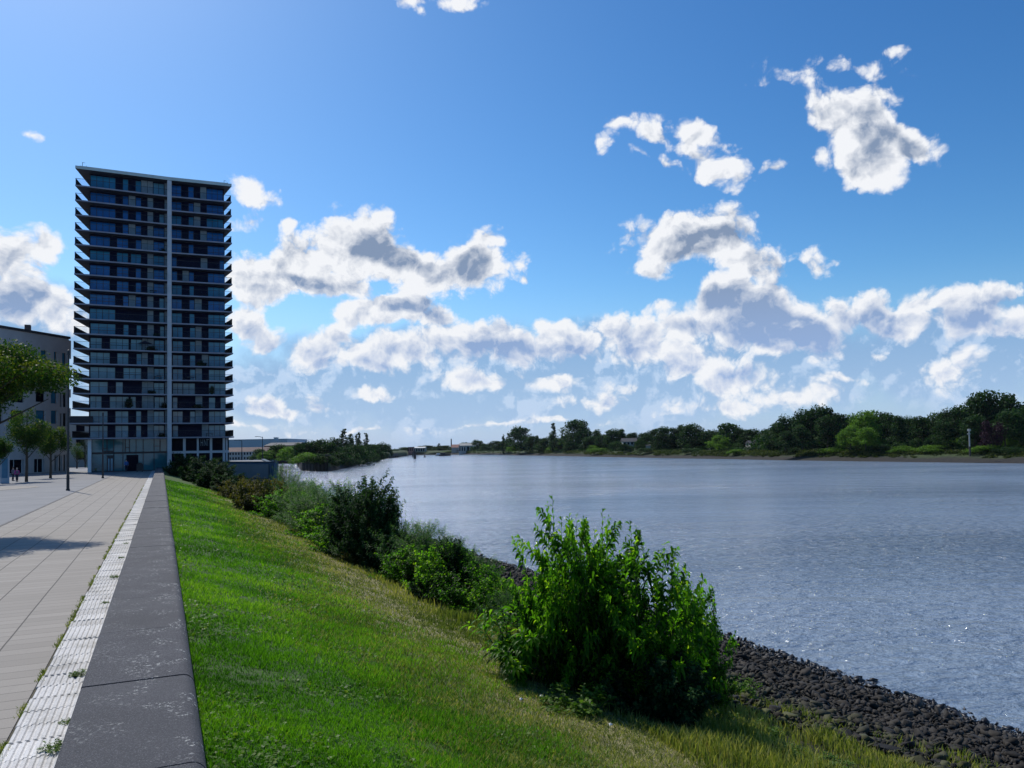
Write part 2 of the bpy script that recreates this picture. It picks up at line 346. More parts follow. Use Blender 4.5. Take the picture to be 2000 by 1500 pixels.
def tag(o, label=None, cat=None, group=None, kind=None):
    if label: o['label'] = label
    if cat: o['category'] = cat
    if group: o['group'] = group
    if kind: o['kind'] = kind
    return o
def thing(name, loc, label, cat, group=None, rz=0.0, s=1.0):
    o = bpy.data.objects.new(name, None); COL.objects.link(o); o.location = loc; o.rotation_euler = (0, 0, rz)
    o.scale = s if hasattr(s, '__len__') else (s, s, s); o.empty_display_size = .1
    return tag(o, label, cat, group)
KIDS = {}
def copy_kids(src, dst):
    for ch in KIDS.setdefault(src.name, [c for c in src.children]):
        c = ch.copy(); COL.objects.link(c); c.parent = dst
        for g2 in ch.children:
            d = g2.copy(); COL.objects.link(d); d.parent = c
def struct(o): o['kind'] = 'structure'; return o
RNG = np.random.default_rng(7)

# ------------------------------------------------------------------ the near bank's shape
XP = [-.6, .3, 2.0, 4.2, 6.5, 9.9, 17.0, 19.5, 30]
ZP = [.28, .26, -.22, -.88, -1.48, -2.2, -3.8, -4.5, -5.6]
def hash_noise(x, y, s, seed=0):            # smooth value noise, numpy
    x = np.asarray(x, float) * s + seed * 17.3; y = np.asarray(y, float) * s - seed * 9.1
    xi = np.floor(x); yi = np.floor(y); fx = x - xi; fy = y - yi; fx = fx * fx * (3 - 2 * fx); fy = fy * fy * (3 - 2 * fy)
    h = lambda a, b: np.modf(np.abs(np.sin(a * 127.1 + b * 311.7 + seed) * 43758.5453))[0]
    return (h(xi, yi) * (1 - fx) + h(xi + 1, yi) * fx) * (1 - fy) + (h(xi, yi + 1) * (1 - fx) + h(xi + 1, yi + 1) * fx) * fy
def bank_z(x, y):
    x = np.asarray(x, float); y = np.asarray(y, float)
    z = np.interp(x, XP, ZP)
    k = np.clip((x - .5) / 2.5, 0, 1)
    z = z + k * (.16 * (hash_noise(x, y, .35) - .5) + .05 * (hash_noise(x, y, 1.5, 3) - .5))
    z = z + np.clip((x - 3) / 2, 0, 1) * .06 * (hash_noise(x, y, 3.2, 5) - .5)
    return z
def bank_hit(px, py):                        # point of the near bank seen at that pixel
    r = ray(px, py); lo, hi = 1.0, 200.0
    t = lo
    while t < hi:
        p = CP + r * t
        if p.z < float(bank_z(p.x, p.y)): break
        t *= 1.01
    return p

# ------------------------------------------------------------------ ground, river, paving
WZ = -3.8
o = struct(MB().box(-2500, 2500, -2500, 2500, -9, -8).obj('ground', M['mud']))
m, G = newmat('river_water'); p = pos(G)
mp = G.new('ShaderNodeMapping', ins={0: p}); mp.inputs['Rotation'].default_value = (0, 0, R(-62)); mps = G.new('ShaderNodeMapping', ins={0: mp.outputs[0]}); mps.inputs['Scale'].default_value = (1, .55, 1)
q = mps.outputs[0]
w1 = G.noise(q, 2.1, 4, .6, dist=.3); mp2 = G.new('ShaderNodeMapping', ins={0: q}); mp2.inputs['Scale'].default_value = (1, .4, 1); w2 = G.noise(mp2.outputs[0], .42, 3, .5); w3 = G.noise(p, 6.0, 3, .6)
h = G.m('ADD', G.m('MULTIPLY', G.m('POWER', w1, 1.6), 1.0), G.m('ADD', G.m('MULTIPLY', w2, 2.2), G.m('MULTIPLY', w3, .16)))
calm = G.noise(p, .022, 3, .5)
bn = G.new('ShaderNodeBump'); bn.inputs['Distance'].default_value = WAVE
G.t.links.new(G.smooth(calm, .3, .7, .55, 1.0), bn.inputs['Strength']); G.t.links.new(h, bn.inputs['Height'])
pr = G.new('ShaderNodeBsdfPrincipled'); G.t.links.new(G.mix(G.smooth(G.noise(mp2.outputs[0], .05, 5, .65), .35, .65), (.19, .255, .335), (.28, .355, .45)), pr.inputs['Base Color']); pr.inputs['Roughness'].default_value = .13; pr.inputs['IOR'].default_value = 1.6
G.t.links.new(bn.outputs[0], pr.inputs['Normal']); finish(G, pr.outputs[0]); M['water'] = m
me = np_mesh('water', [(-2400, -2400, WZ), (2400, -2400, WZ), (2400, 2400, WZ), (-2400, 2400, WZ)], np.array([[0, 1, 2, 3]]), M['water']); struct(link('water', me))

# near bank slope: mown lawn, dry strip, soil under the stones
m, G = newmat('bank_soil_and_turf'); p = pos(G); xyz = G.new('ShaderNodeSeparateXYZ', ins={0: p}).outputs
nx = G.m('ADD', xyz[0], G.m('MULTIPLY', G.m('SUBTRACT', G.noise(p, .7, 4, .6), .5), 2.2))
n1 = G.noise(p, 1.1, 5, .6); n2 = G.noise(p, 14, 4, .65)
green = G.mix(G.smooth(n1, .3, .7), (.04, .095, .008), (.075, .16, .012))
green = G.mix(G.smooth(n2, .35, .75), G.mix(.6, green, (.02, .03, .006)), green)
dry = G.mix(G.smooth(n2, .3, .7), (.13, .12, .045), (.30, .27, .13))
bare = G.smooth(G.noise(p, 1.3, 3, .5), .68, .76)
green = G.mix(G.m('MULTIPLY', bare, .6), green, (.04, .035, .015))
c = G.mix(G.smooth(nx, 3.0, 4.4), green, dry)
c = G.mix(G.smooth(nx, 6.8, 8.2), c, (.022, .02, .014))
finish(G, principled(G, c, .95, n2, .6, .03)); M['bank'] = m
xs = np.concatenate([np.linspace(-.4, 8, 90), np.linspace(8.2, 30, 60)])
ys = np.concatenate([np.linspace(-12, 30, 240), 30 * np.exp(np.linspace(0.01, math.log(126 / 30), 160))])
gx, gy = np.meshgrid(xs, ys); gz = bank_z(gx, gy)
v = np.stack([gx, gy, gz], -1).reshape(-1, 3); nxn = len(xs); i = np.arange(len(ys) - 1)[:, None] * nxn + np.arange(nxn - 1)[None]; i = i.ravel()
struct(link('bank', np_mesh('bank', v, np.stack([i, i + 1, i + nxn + 1, i + nxn], 1), M['bank'], smooth=True)))

# promenade: long pale concrete slabs
def grid_lines(G, coord, pitch, off, half):
    t = G.m('ABSOLUTE', G.m('SUBTRACT', G.m('FRACT', G.m('DIVIDE', G.m('ADD', coord, off), pitch)), .5))
    return G.smooth(t, .5 - half / pitch, .5 - half * .3 / pitch)
m, G = newmat('pale_paving_slabs'); p = pos(G); xyz = G.new('ShaderNodeSeparateXYZ', ins={0: p}).outputs
wob = G.m('MULTIPLY', G.m('SUBTRACT', G.noise(p, .8, 2, .5), .5), .02)
lx = grid_lines(G, G.m('ADD', xyz[0], wob), .69, 1.27 + .69 * 10 + .0, .016)
ly = grid_lines(G, G.m('ADD', xyz[1], wob), .315, 100 * .315, .009)
cell = G.new('ShaderNodeCombineXYZ', ins={0: G.m('FLOOR', G.m('DIVIDE', G.m('ADD', xyz[0], 8.17), .69)), 1: G.m('FLOOR', G.m('DIVIDE', xyz[1], .315)), 2: 0.0}).outputs[0]
wn_ = G.new('ShaderNodeTexWhiteNoise', noise_dimensions='2D', ins={0: cell}).outputs[0]
n1 = G.noise(p, .5, 5, .6); n2 = G.noise(p, 60, 3, .7); n3 = G.noise(p, 3.5, 5, .65)
c = G.mix(G.m('ADD', G.m('MULTIPLY', wn_, .55), G.m('MULTIPLY', n1, .45)), (.26, .235, .20), (.37, .335, .29))
c = G.mix(G.smooth(n2, .3, .75, .0, .35), c, (.17, .165, .155)); c = G.mix(G.smooth(n3, .55, .8, 0, .35), c, (.19, .18, .165))
j = G.m('MAXIMUM', lx, G.m('MULTIPLY', ly, G.smooth(wn_, .0, .5, .35, .9)))
c = G.mix(j, c, (.075, .07, .06))
hgt = G.m('SUBTRACT', G.m('MULTIPLY', n2, .15), j)
finish(G, principled(G, c, .85, hgt, .5, .01)); M['paving'] = m
struct(MB().prism([(-5.40, -15), (-1.29, -15), (-1.29, 128), (-5.40, 128)], -.5, 0).obj('pavement', M['paving']))
# asphalt road beyond it and a paler kerb line between
m, G = newmat('grey_asphalt'); p = pos(G)
n1 = G.noise(p, .35, 5, .6); n2 = G.noise(p, 50, 3, .7)
c = G.mix(G.smooth(n1, .3, .7), (.20, .205, .21), (.26, .26, .262)); c = G.mix(G.smooth(n2, .3, .7, 0, .5), c, (.15, .15, .155))
finish(G, principled(G, c, .85, n2, .4, .006)); M['asphalt'] = m
struct(MB().prism([(-120, -15), (-5.52, -15), (-5.52, 220), (-120, 220)], -.5, -.004).obj('road', M['asphalt']))
M['kerb'] = simple('kerb_stone', (.13, .125, .12), (.19, .185, .18), 3, .9)
struct(MB().box(-5.515, -5.405, -15, 128, -.5, .012).obj('kerb', M['kerb']))
M['gutter'] = simple('gutter_soil', (.05, .045, .03), (.09, .08, .05), 8, .95)
struct(MB().box(-1.29, -.5, -15, 128, -.5, -.012).obj('joint_bed', M['gutter']))
# plaza under the tower and beyond
struct(MB().prism([(-5.40, 128.02), (10.0, 128.02), (14, 180), (-5.40, 180)], -.6, -.002).obj('plaza', M['asphalt']))
# pale forecourt corner and planting strip on the left
a, b_, c_, d_ = at_z(-60, 963, 0), at_z(78, 951.5, 0), at_z(70, 949, 0), at_z(-60, 951, 0)
struct(MB().prism([(q.x, q.y) for q in (a, b_, c_, d_)], -.1, .012).obj('forecourt_pavement', M['paving']))
# ribbed white guide tiles beside the wall
v = []; f = []; L = .465; x0, x1 = -1.27, -.70; nr = 9
for k in range(-6, 270):
    y0 = 5.05 + L * k; dz = RNG.normal(0, .0045); tl = RNG.normal(0, .009); g_ = .016 + abs(RNG.normal(0, .007)); sk = RNG.normal(0, .007)
    y1 = y0 + L - g_
    prof = []
    for r_ in range(nr):
        xa = x0 + (x1 - x0) * r_ / nr; w_ = (x1 - x0) / nr
        prof += [(xa + w_ * .08, .0), (xa + w_ * .26, .013), (xa + w_ * .62, .013), (xa + w_ * .8, .0)]
    prof = [(x0, -.03)] + prof + [(x1, -.03)]
    if k > 120: prof = [(x0, -.03), (x0, .01), (x1, .01), (x1, -.03)]
    b = len(v); n_ = len(prof)
    for yy, e in ((y0, 0), (y1, 1)):
        v += [(x + sk, yy, z + dz + tl * (x - x0) + .004) for x, z in prof]
    f += [(b + i, b + i + 1, b + n_ + i + 1, b + n_ + i) for i in range(n_ - 1)]
    f += [tuple(b + i for i in range(n_)), tuple(reversed([b + n_ + i for i in range(n_)]))]
m, G = newmat('white_guide_tile'); p = pos(G)
n1 = G.noise(p, 3, 5, .65); n2 = G.noise(p, 45, 3, .7)
yc = G.new('ShaderNodeSeparateXYZ', ins={0: p}).outputs[1]
wn_ = G.new('ShaderNodeTexWhiteNoise', noise_dimensions='1D'); G.t.links.new(G.m('FLOOR', G.m('DIVIDE', G.m('SUBTRACT', yc, 5.05), L)), wn_.inputs['W'])
c = G.mix(wn_.outputs[0], (.55, .54, .52), (.74, .73, .71)); c = G.mix(G.smooth(n1, .45, .75, 0, .55), c, (.28, .27, .24)); c = G.mix(G.smooth(n2, .45, .75, 0, .6), c, (.24, .23, .21)); c = G.mix(G.smooth(G.noise(p, 1.1, 4, .7), .5, .7, 0, .5), c, (.27, .26, .22))
finish(G, principled(G, c, .8, n2, .4, .006)); M['tile'] = m
mb = MB(); mb.v = v; mb.f = f; mb.mi = [0] * len(f); struct(mb.obj('guide_tile_path', M['tile']))

# ------------------------------------------------------------------ the flood wall
m, G = newmat('dark_speckled_coping'); p = pos(G)
n1 = G.noise(p, 1.3, 5, .6); vor_ = G.new('ShaderNodeTexVoronoi', feature='F1', ins={'Scale': 130.0}); G.t.links.new(p, vor_.inputs['Vector'])
wn_ = G.new('ShaderNodeTexWhiteNoise', noise_dimensions='3D', ins={0: vor_.outputs['Position']}).outputs[0]
c = G.mix(G.smooth(n1, .3, .7), (.036, .037, .044), (.060, .061, .070))
c = G.mix(G.smooth(wn_, .0, .4, .7, 0), c, (.03, .03, .04)); c = G.mix(G.smooth(wn_, .70, 1.0, 0, .85), c, (.15, .15, .165))
lich = G.m('MULTIPLY', G.smooth(G.noise(p, 22, 5, .8), .56, .59), G.smooth(G.noise(p, 2.3, 4, .65), .50, .58))
xx = G.new('ShaderNodeSeparateXYZ', ins={0: p}).outputs[0]
lich = G.m('MULTIPLY', lich, G.smooth(xx, -.5, .1, .35, 1.0))
orn = G.new('ShaderNodeObjectInfo').outputs['Random']; c = G.mix(G.m('MULTIPLY', orn, .4), c, (.078, .078, .084)); c = G.mix(G.smooth(G.noise(p, .45, 4, .7), .5, .75, 0, .5), c, (.03, .03, .036)); c = G.mix(lich, c, (.50, .51, .48))
hh = G.m('ADD', G.m('MULTIPLY', vor_.outputs['Distance'], 1.0), G.m('MULTIPLY', G.noise(p, 30, 4, .7), .8))
finish(G, principled(G, c, .8, hh, .7, .012)); M['coping'] = m
TOP = .5; XL, XR = -.66, .29
fw = thing('flood_wall', (0, 0, 0), 'long low flood wall with dark speckled coping slabs between the promenade and the lawn', 'wall')
MB().box(XL + .04, XR - .05, -15, 126, -1.2, TOP - .13).obj('wall_body', M['quay'], fw)
def coping(y0, y1):
    prof = [(XL, TOP - .125), (XL, TOP - .012), (XL + .012, TOP)]
    for a_ in np.linspace(90, -5, 9): prof.append((XR - .11 + .11 * math.cos(R(a_)), TOP - .11 + .11 * math.sin(R(a_))))
    prof.append((XR - .01, TOP - .125)); n_ = len(prof); b = MB()
    vs = [(x, y0, z) for x, z in prof] + [(x, y1, z) for x, z in prof]
    b.add(vs, [(i, i + n_, (i + 1) % n_ + n_, (i + 1) % n_) for i in range(n_)] + [tuple(range(n_)), tuple(reversed(range(n_, 2 * n_)))])
    return b.obj('coping_slab', M['coping'], fw)
PITCHC = 2.27; y = 5.76 - PITCHC * 4
while y < 124:
    cs = coping(y + .008, y + PITCHC - .008); cs.location = (RNG.normal(0, .004), 0, RNG.normal(0, .003)); y += PITCHC

# ------------------------------------------------------------------ the tower block
def plan(px, py, d): q = at_d(px, py, d); return Vector((q.x, q.y)), q.z
D0 = 112.6
TLp, zTL = plan(147, 321.3, D0)
Hc = zTL - CAMZ
def plan_h(px, py, z):                       # plan point seen at that pixel when it stands z high
    q = at_z(px, py, z); return Vector((q.x, q.y))
TCp = plan_h(331, 345.0, zTL); TRp = plan_h(452.3, 357.6, zTL)
OV = 1.75
def inset(a, b, w):
    d = (b - a).normalized(); return Vector((-d.y, d.x)) * w
def hit_line(px, py, a, b):                  # where the pixel's bearing crosses the plan line a-b
    r = ray(px, py); r2 = Vector((r.x, r.y)); d = b - a
    t = (a.x * d.y - a.y * d.x) / (r2.x * d.y - r2.y * d.x)
    return r2 * t
nL = inset(TLp, TCp, OV); nR = inset(TCp, TRp, OV)
if nL.y < 0: nL = -nL
if nR.y < 0: nR = -nR
A0, A1 = TLp + nL, TCp + nL                  # facade lines, set back behind the balconies
B0, B1 = TCp + nR, TRp + nR
FL = hit_line(175.2, 400, A0, A1); FC = (A1 + B0) / 2; FR = hit_line(437.5, 400, B0, B1)
SIDE_L = Vector((math.sin(R(9.6)), math.cos(R(9.6)))); SIDE_R = Vector((-math.sin(R(9.0)), math.cos(R(9.0))))
DEP = 17.0
ty = Vector((0, 0)); TB = Vector((FC.x, FC.y, 0))
tower = thing('tower_block', TB, 'tall dark blue apartment tower with jutting pale edged balconies and a glass lobby', 'tower')
lo = lambda p: (p[0] - TB.x, p[1] - TB.y)
BL, BR = FL + SIDE_L * DEP, FR + SIDE_R * DEP
Z_LOW = float(at_d(144, 855.8, D0).z)
slab_px = [360.8, 388.6, 417.3, 446, 474.8, 503.6, 532.4, 560.9, 590, 620, 648.8, 678.2, 707.3, 736.9, 766.6, 795.6, 825.6, 855.8]
def z_of(py, px=147, d=D0):
    return float(at_d(px, py, d).z)
zs = [z_of(p_) for p_ in slab_px]
zs = list(np.interp(range(18), [0, 17], [zs[0], zs[17]]))          # evenly spaced floors
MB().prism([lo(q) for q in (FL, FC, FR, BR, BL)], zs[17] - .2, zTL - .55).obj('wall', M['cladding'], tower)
EXT = .24
def slab_poly(k):                             # the lower a floor the farther its balconies reach sideways
    e = EXT * k / 17
    L_ = TLp - (TCp - TLp).normalized() * e; R_ = TRp + (TRp - TCp).normalized() * e
    return L_, R_
TH = .20
for k, z in enumerate(zs):
    L_, R_ = slab_poly(k)
    if k >= 15: L_ = L_ - (TCp - TLp).normalized() * (.05 if k != 16 else .55)
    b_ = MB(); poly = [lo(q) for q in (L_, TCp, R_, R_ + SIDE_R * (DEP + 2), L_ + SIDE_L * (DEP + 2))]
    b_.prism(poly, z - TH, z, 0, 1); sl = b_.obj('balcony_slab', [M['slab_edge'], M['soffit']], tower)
    r_ = MB(); hz = .95
    fin = .32
    def rail(p, q, mi, t=.03):
        r_.obox(lo(p), lo(q), t, z + .04, z + hz, mi); r_.obox(lo(p), lo(q), t + .03, z + hz + .003, z + hz + .045, 1)
    i1 = (TCp - L_).normalized(); i2 = (R_ - TCp).normalized()
    s_in = Vector((i1.x, i1.y)) * .06; nin = nL.normalized() * .06
    rail(L_ + s_in + nin, TCp - i1 * fin + nin, 0); rail(TCp + i2 * fin + nin, R_ - i2 * .06 + nin, 0)
    rail(L_ + s_in + nin + SIDE_L * .05, L_ + s_in + SIDE_L * (DEP * .6), 2); rail(R_ - i2 * .09 + nin + SIDE_R * .05, R_ - i2 * .09 + SIDE_R * (DEP * .6), 2)
    if k == 16: rail(L_ + s_in + nin - nin * 1.6, L_ + i1 * 3.2 + nin - nin * 1.6, 2, .05)
    r_.obj('railing', [M['rail_glass'], M['dark_metal'], M['rail_dark']], sl)
# roof: a thick pale fascia over the top floor
b_ = MB(); poly = [lo(q) for q in (TLp, TCp, TRp, TRp + SIDE_R * (DEP + 2), TLp + SIDE_L * (DEP + 2))]
b_.prism(poly, zTL - .55, zTL - .12, 0, 1)
up = [lo(q) for q in (TLp + nL * .25 + SIDE_L * .1 + (TCp - TLp).normalized() * .5, TCp + nL * .25, TRp + nR * .25 - (TRp - TCp).normalized() * .5, TRp + SIDE_R * DEP, TLp + SIDE_L * DEP)]
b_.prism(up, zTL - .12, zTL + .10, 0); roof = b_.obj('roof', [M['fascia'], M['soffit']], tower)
def antenna(px, s=1.0):
    q = hit_line(px, 330, A0, B1) ; p_ = lo(q); z0 = zTL + .1; b2 = MB()
    b2.tube([(p_[0], p_[1], z0), (p_[0], p_[1], z0 + .95 * s)], .035, 6); b2.tube([(p_[0], p_[1], z0 + .9 * s), (p_[0] + .35, p_[1], z0 + .9 * s)], .03, 5)
    b2.tube([(p_[0] + .5, p_[1], z0), (p_[0] + .5, p_[1], z0 + .5)], .03, 5); b2.obj('antenna', M['dark_metal'], roof)
antenna(161); antenna(437.5, .8)
# pale fin running down the facade
fc = TCp - nL.normalized() * .03; w_ = .30
MB().prism([lo(q) for q in (fc - Vector((w_, 0)), fc + Vector((w_, 0)), fc + Vector((w_, 0)) + nL * 1.02, fc - Vector((w_, 0)) + nL * 1.02)], .0, zTL - .6).obj('column', M['concrete'], tower)
# floors, top to bottom: pieces given by the bearing of their edges, W window, L pale panel, rest dark cladding
a1 = lambda t: 130 + t / 4.69
a2 = lambda t: 130 + t / 4.41
T1 = [
 'W218-448,W515-565,W632-683,L683-738,L742-790,P795-893,L898-925|W960-1050,W1115-1165,L1225-1280,W1282-1432',
 'W218-448,W515-566,L570-630,W634-683,L742-793,D797-893,L898-922|W960-1052,W1118-1163,L1167-1225,W1283-1435',
 'W218-448,W515-565,W634-683,L742-793,P850-893,L898-922|W960-1052,W1118-1163,L1167-1225,W1283-1435',
 'W218-448,W515-566,L570-630,W634-683,L742-793,W797-893,L898-922|W960-1052,W1118-1162,L1225-1283,W1285-1435',
 'W218-398,W463-565,W635-686,L688-740,L742-795,W797-893,L898-922|W960-1052,W1118-1162,W1290-1445',
 'W218-398,W463-565,W590-683,L742-795,W797-893,L898-922|W965-1008,L1228-1288,W1400-1440',
 'W218-398,W463-568,W635-683,L742-795,W800-893,L898-922|W965-1012,L1062-1118,W1122-1165,W1293-1445',
 'W218-398,W463-568,W635-683,L742-795,W800-893,L898-922|W965-1055,W1125-1165,W1293-1445',
 'W218-448,W520-568,L572-632,W636-683,L742-795,P850-893,L898-922|W965-1055,W1125-1169,L1173-1235,W1295-1445',
 'W218-448,L742-795,P850-893,L898-922|W965-1055,W1125-1170,W1295-1448']
T2 = [
 'W205-420,W490-533,W603-643,L698-750,P805-840,L848-868|W915-1000,W1063-1108,L1112-1163,W1222-1365',
 'P205-303,P373-535,P553-648,L652-695,L698-750,W757-840,L848-868|W915-1000,W1063-1108,L1112-1163,W1222-1365',
 'P205-373,P437-533,W603-646,L650-698,P752-840,L848-868|W915-1000,W1063-1108,L1165-1220,W1225-1365',
 'P205-420,P490-643,L698-750,W755-840,L848-868|W915-1000,W1063-1108,L1112-1165,P1225-1365',
 'P205-355,P425-485,L650-698,L700-748,W752-840,L848-868|P915-1000,P1003-1105,P1225-1368',
 'P205-303,P373-535,P553-597,L650-698,L700-750,P757-840,L848-868|P915-955,L1110-1168,P1225-1280,P1325-1368',
 'P205-355,P422-533,P600-643,L698-750,P752-840,L848-868|P915-1000,W1063-1106,L1110-1168,P1225-1368',
 'P205-355,P422-533,P600-643,L698-750,P752-840,L848-868|P915-960,L1165-1220,P1224-1365']
nwin = 0; winlist = []
for k in range(18):
    ztop = (zTL - .55 if k == 0 else zs[k - 1] - TH); zb = zs[k]
    row = (T1 + T2)[k]; fx = a1 if k < 10 else a2
    for side, part in enumerate(row.split('|')):
        la, lb = ((FL, FC) if side == 0 else (FC, FR))
        for s_ in part.split(','):
            ty_ = s_[0]; e0, e1 = (fx(float(q)) for q in s_[1:].split('-'))
            pyr = 400 if k < 10 else 700
            p_ = hit_line(e0, pyr, la, lb); q_ = hit_line(e1, pyr, la, lb)
            winlist.append((k, side, ty_, p_, q_, zb, ztop))
def front(p_, q_, t):                         # outward offset of a facade piece
    d = (q_ - p_).normalized(); n_ = Vector((d.y, -d.x)); n_ = n_ if n_.y < 0 else -n_; return n_ * t
rest_g, rest_f = MB(), MB(); lights = 0
for k, side, ty_, p_, q_, zb, zt in winlist:
    if ty_ == 'D': continue
    if ty_ == 'L':
        b_ = MB(); o_ = front(p_, q_, .05); b_.prism([lo(x) for x in (p_ + o_, q_ + o_, q_, p_)], zb + .01, zt - .01)
        b_.obj('light_panel', M['light_panel'], tower); continue
    g_ = MB(); f_ = MB(); o1 = front(p_, q_, .03); o2 = front(p_, q_, .06)
    z0, z1 = zb + .06, zt - .22
    g_.prism([lo(x) for x in (p_ + o1, q_ + o1, q_, p_)], z0, z1)
    L__ = (q_ - p_).length; d = (q_ - p_).normalized(); n_ = max(1, round(L__ / (.95 if L__ > 2 else .85)))
    for i in range(n_ + 1):
        c0 = p_ + d * (L__ * i / n_ - .035); c1 = c0 + d * .07
        f_.prism([lo(x) for x in (c0 + o2, c1 + o2, c1, c0)], z0, z1)
    for za in (z0 - .05, z1): f_.prism([lo(x) for x in (p_ + o2 * 1.05, q_ + o2 * 1.05, q_, p_)], za, za + .05)
    if random.Random(k * 31 + int(L__ * 10)).random() < .3: f_.prism([lo(x) for x in (p_ + o2 * .9, q_ + o2 * .9, q_ + o1 * .9, p_ + o1 * .9)], z0 + (z1 - z0) * .42, z0 + (z1 - z0) * .46)
    mt = M['glass_pale'] if ty_ == 'P' else (M['glass_teal'] if k > 8 or (k * 7 + side) % 5 == 0 else M['glass_blue'])  # lower floors go teal: painted reflection of the sky near the horizon
    if nwin < 92:
        w = g_.obj('window', mt, tower); f_.obj('window_frame', M['dark_metal'], w); nwin += 1
    else:
        for src, dst in ((g_, rest_g), (f_, rest_f)): dst.add(src.v, src.f)
if rest_g.v:
    w = rest_g.obj('window_band', M['glass_pale'], tower); w['kind'] = 'stuff'; rest_f.obj('window_frame', M['dark_metal'], w)['kind'] = 'stuff'
# lobby: two tall glazed storeys on the left, a white grid over black glass on the right
GZ = zs[17] - TH
LF = hit_line(174, 890, A0, A1)
o_ = front(LF, FC, .25)
lob = MB(); lob.prism([lo(q) for q in (LF + o_, FC + o_, FC + SIDE_L * 8, LF + SIDE_L * 8)], 0, GZ - .02).obj('lobby', M['glass_lobby'], tower)
fr = MB(); d = (FC - LF).normalized(); oo = o_ + front(LF, FC, .08)
def vbar(px_, z0, z1, w=.09, t=0.0):
    c0 = hit_line(px_, 890, LF + o_, FC + o_); c0 = c0 - d * w / 2; c1 = c0 + d * w; e = front(LF, FC, .09 + t)
    fr.prism([lo(q) for q in (c0 + e, c1 + e, c1, c0)], z0, z1)
def hbar(p0, p1, z0, z1, t=0.0):
    c0 = hit_line(p0, 890, LF + o_, FC + o_); c1 = hit_line(p1, 890, LF + o_, FC + o_); e = front(LF, FC, .09 + t)
    fr.prism([lo(q) for q in (c0 + e, c1 + e, c1, c0)], z0, z1)
b2 = lambda t: 160 + t / 11.11
zq = lambda t: float(z_of(850 + t / 11.11, 250, 114.5))
for x_ in (215, 450, 690, 890, 1175, 1330, 1565, 1850): vbar(b2(x_), 0, GZ - .03)
for x_ in (545, 940, 1030, 1695): vbar(b2(x_), zq(370), GZ - .05, .12, .012)
hbar(b2(200), b2(1850), zq(400), zq(360), .02); hbar(b2(450), b2(690), zq(400), zq(330), .03)
hbar(b2(450), b2(545), zq(285), zq(272), .01); hbar(b2(940), b2(1030), zq(270), zq(256), .01); hbar(b2(1565), b2(1695), zq(250), zq(238), .01)
hbar(b2(200), b2(1850), 0.0, .12, .03)
fr.obj('lobby_frame', M['dark_metal'], tower)
def panel(name, x0_, x1_, z0, z1, mat, t):
    c0 = hit_line(x0_, 890, LF + o_, FC + o_); c1 = hit_line(x1_, 890, LF + o_, FC + o_); e = front(LF, FC, t)
    return MB().prism([lo(q) for q in (c0 + e, c1 + e, c1, c0)], z0, z1).obj(name, mat, tower)
dr = panel('door', b2(965), b2(1225), 0.02, zq(430), M['glass_black'], .13)
dr2 = panel('door', b2(545), b2(690), 0.02, zq(430), M['dark_metal'], .13)
for q0, q1 in ((568, 600), (625, 670)): 
    c0 = hit_line(b2(q0), 890, LF + o_, FC + o_); c1 = hit_line(b2(q1), 890, LF + o_, FC + o_); e = front(LF, FC, .15)
    MB().prism([lo(q) for q in (c0 + e, c1 + e, c1, c0)], .15, zq(500)).obj('door_pane', M['glass_pale'], dr2)
mb = MB(); c0 = hit_line(171.5, 890, LF + o_, FC + o_); c1 = hit_line(178.8, 890, LF + o_, FC + o_); e = front(LF, FC, .5)
mb.prism([lo(q) for q in (c0 + e, c1 + e, c1, c0)], 0, GZ - .01).obj('column', M['white_metal'], tower)
GR = hit_line(447, 890, FC, B1 + (B1 - B0).normalized() * 3)
o_ = front(FC, GR, .3)
MB().prism([lo(q) for q in (FC + Vector((.31, 0)) + o_, GR + o_, GR + SIDE_R * 9, FC + Vector((.31, 0)) + SIDE_R * 8)], 0, GZ - .02).obj('ground_floor_glazing', M['glass_black'], tower)
gw = MB(); d = (GR - FC).normalized()
c3 = lambda t: 330 + t / 15.385
z3 = lambda t: float(z_of(840 + t / 15.385, 400, 117))
for x0_, x1_ in ((425, 505), (838, 898), (1228, 1300), (1615, 1690), (1715, 1760)):
    p_ = hit_line(c3(x0_), 880, FC + o_, GR + o_); q_ = hit_line(c3(x1_), 880, FC + o_, GR + o_); e = front(FC, GR, .35)
    MB().prism([lo(x) for x in (p_ + e, q_ + e, q_, p_)], 0, GZ - .01).obj('column', M['concrete'], tower)
p_ = FC + Vector((.31, 0)) + o_; q_ = GR + o_; e = front(FC, GR, .30)
MB().prism([lo(x) for x in (p_ + e, q_ + e, q_, p_)], z3(690), z3(615)).obj('beam', M['concrete'], tower)
# pale letters on one ground-floor pane
for ch_, px_ in (('H', 945), ('N', 1045), ('T', 1130)):
    cu = bpy.data.curves.new('letter', 'FONT'); cu.body = ch_; cu.size = 1.55; cu.extrude = .01; cu.materials.append(M['light_panel'])
    t0_ = bpy.data.objects.new('tmp', cu); me = bpy.data.meshes.new_from_object(t0_); bpy.data.objects.remove(t0_); t_ = link('pane_letter', me, tower)
    p_ = hit_line(c3(px_), 880, FC + o_, GR + o_) + front(FC, GR, .03); lp = lo(p_)
    ang = math.atan2(d.y, d.x); t_.location = (lp[0], lp[1], z3(470)); t_.rotation_euler = (R(90), 0, ang); t_.scale = (.36, 1, 1)

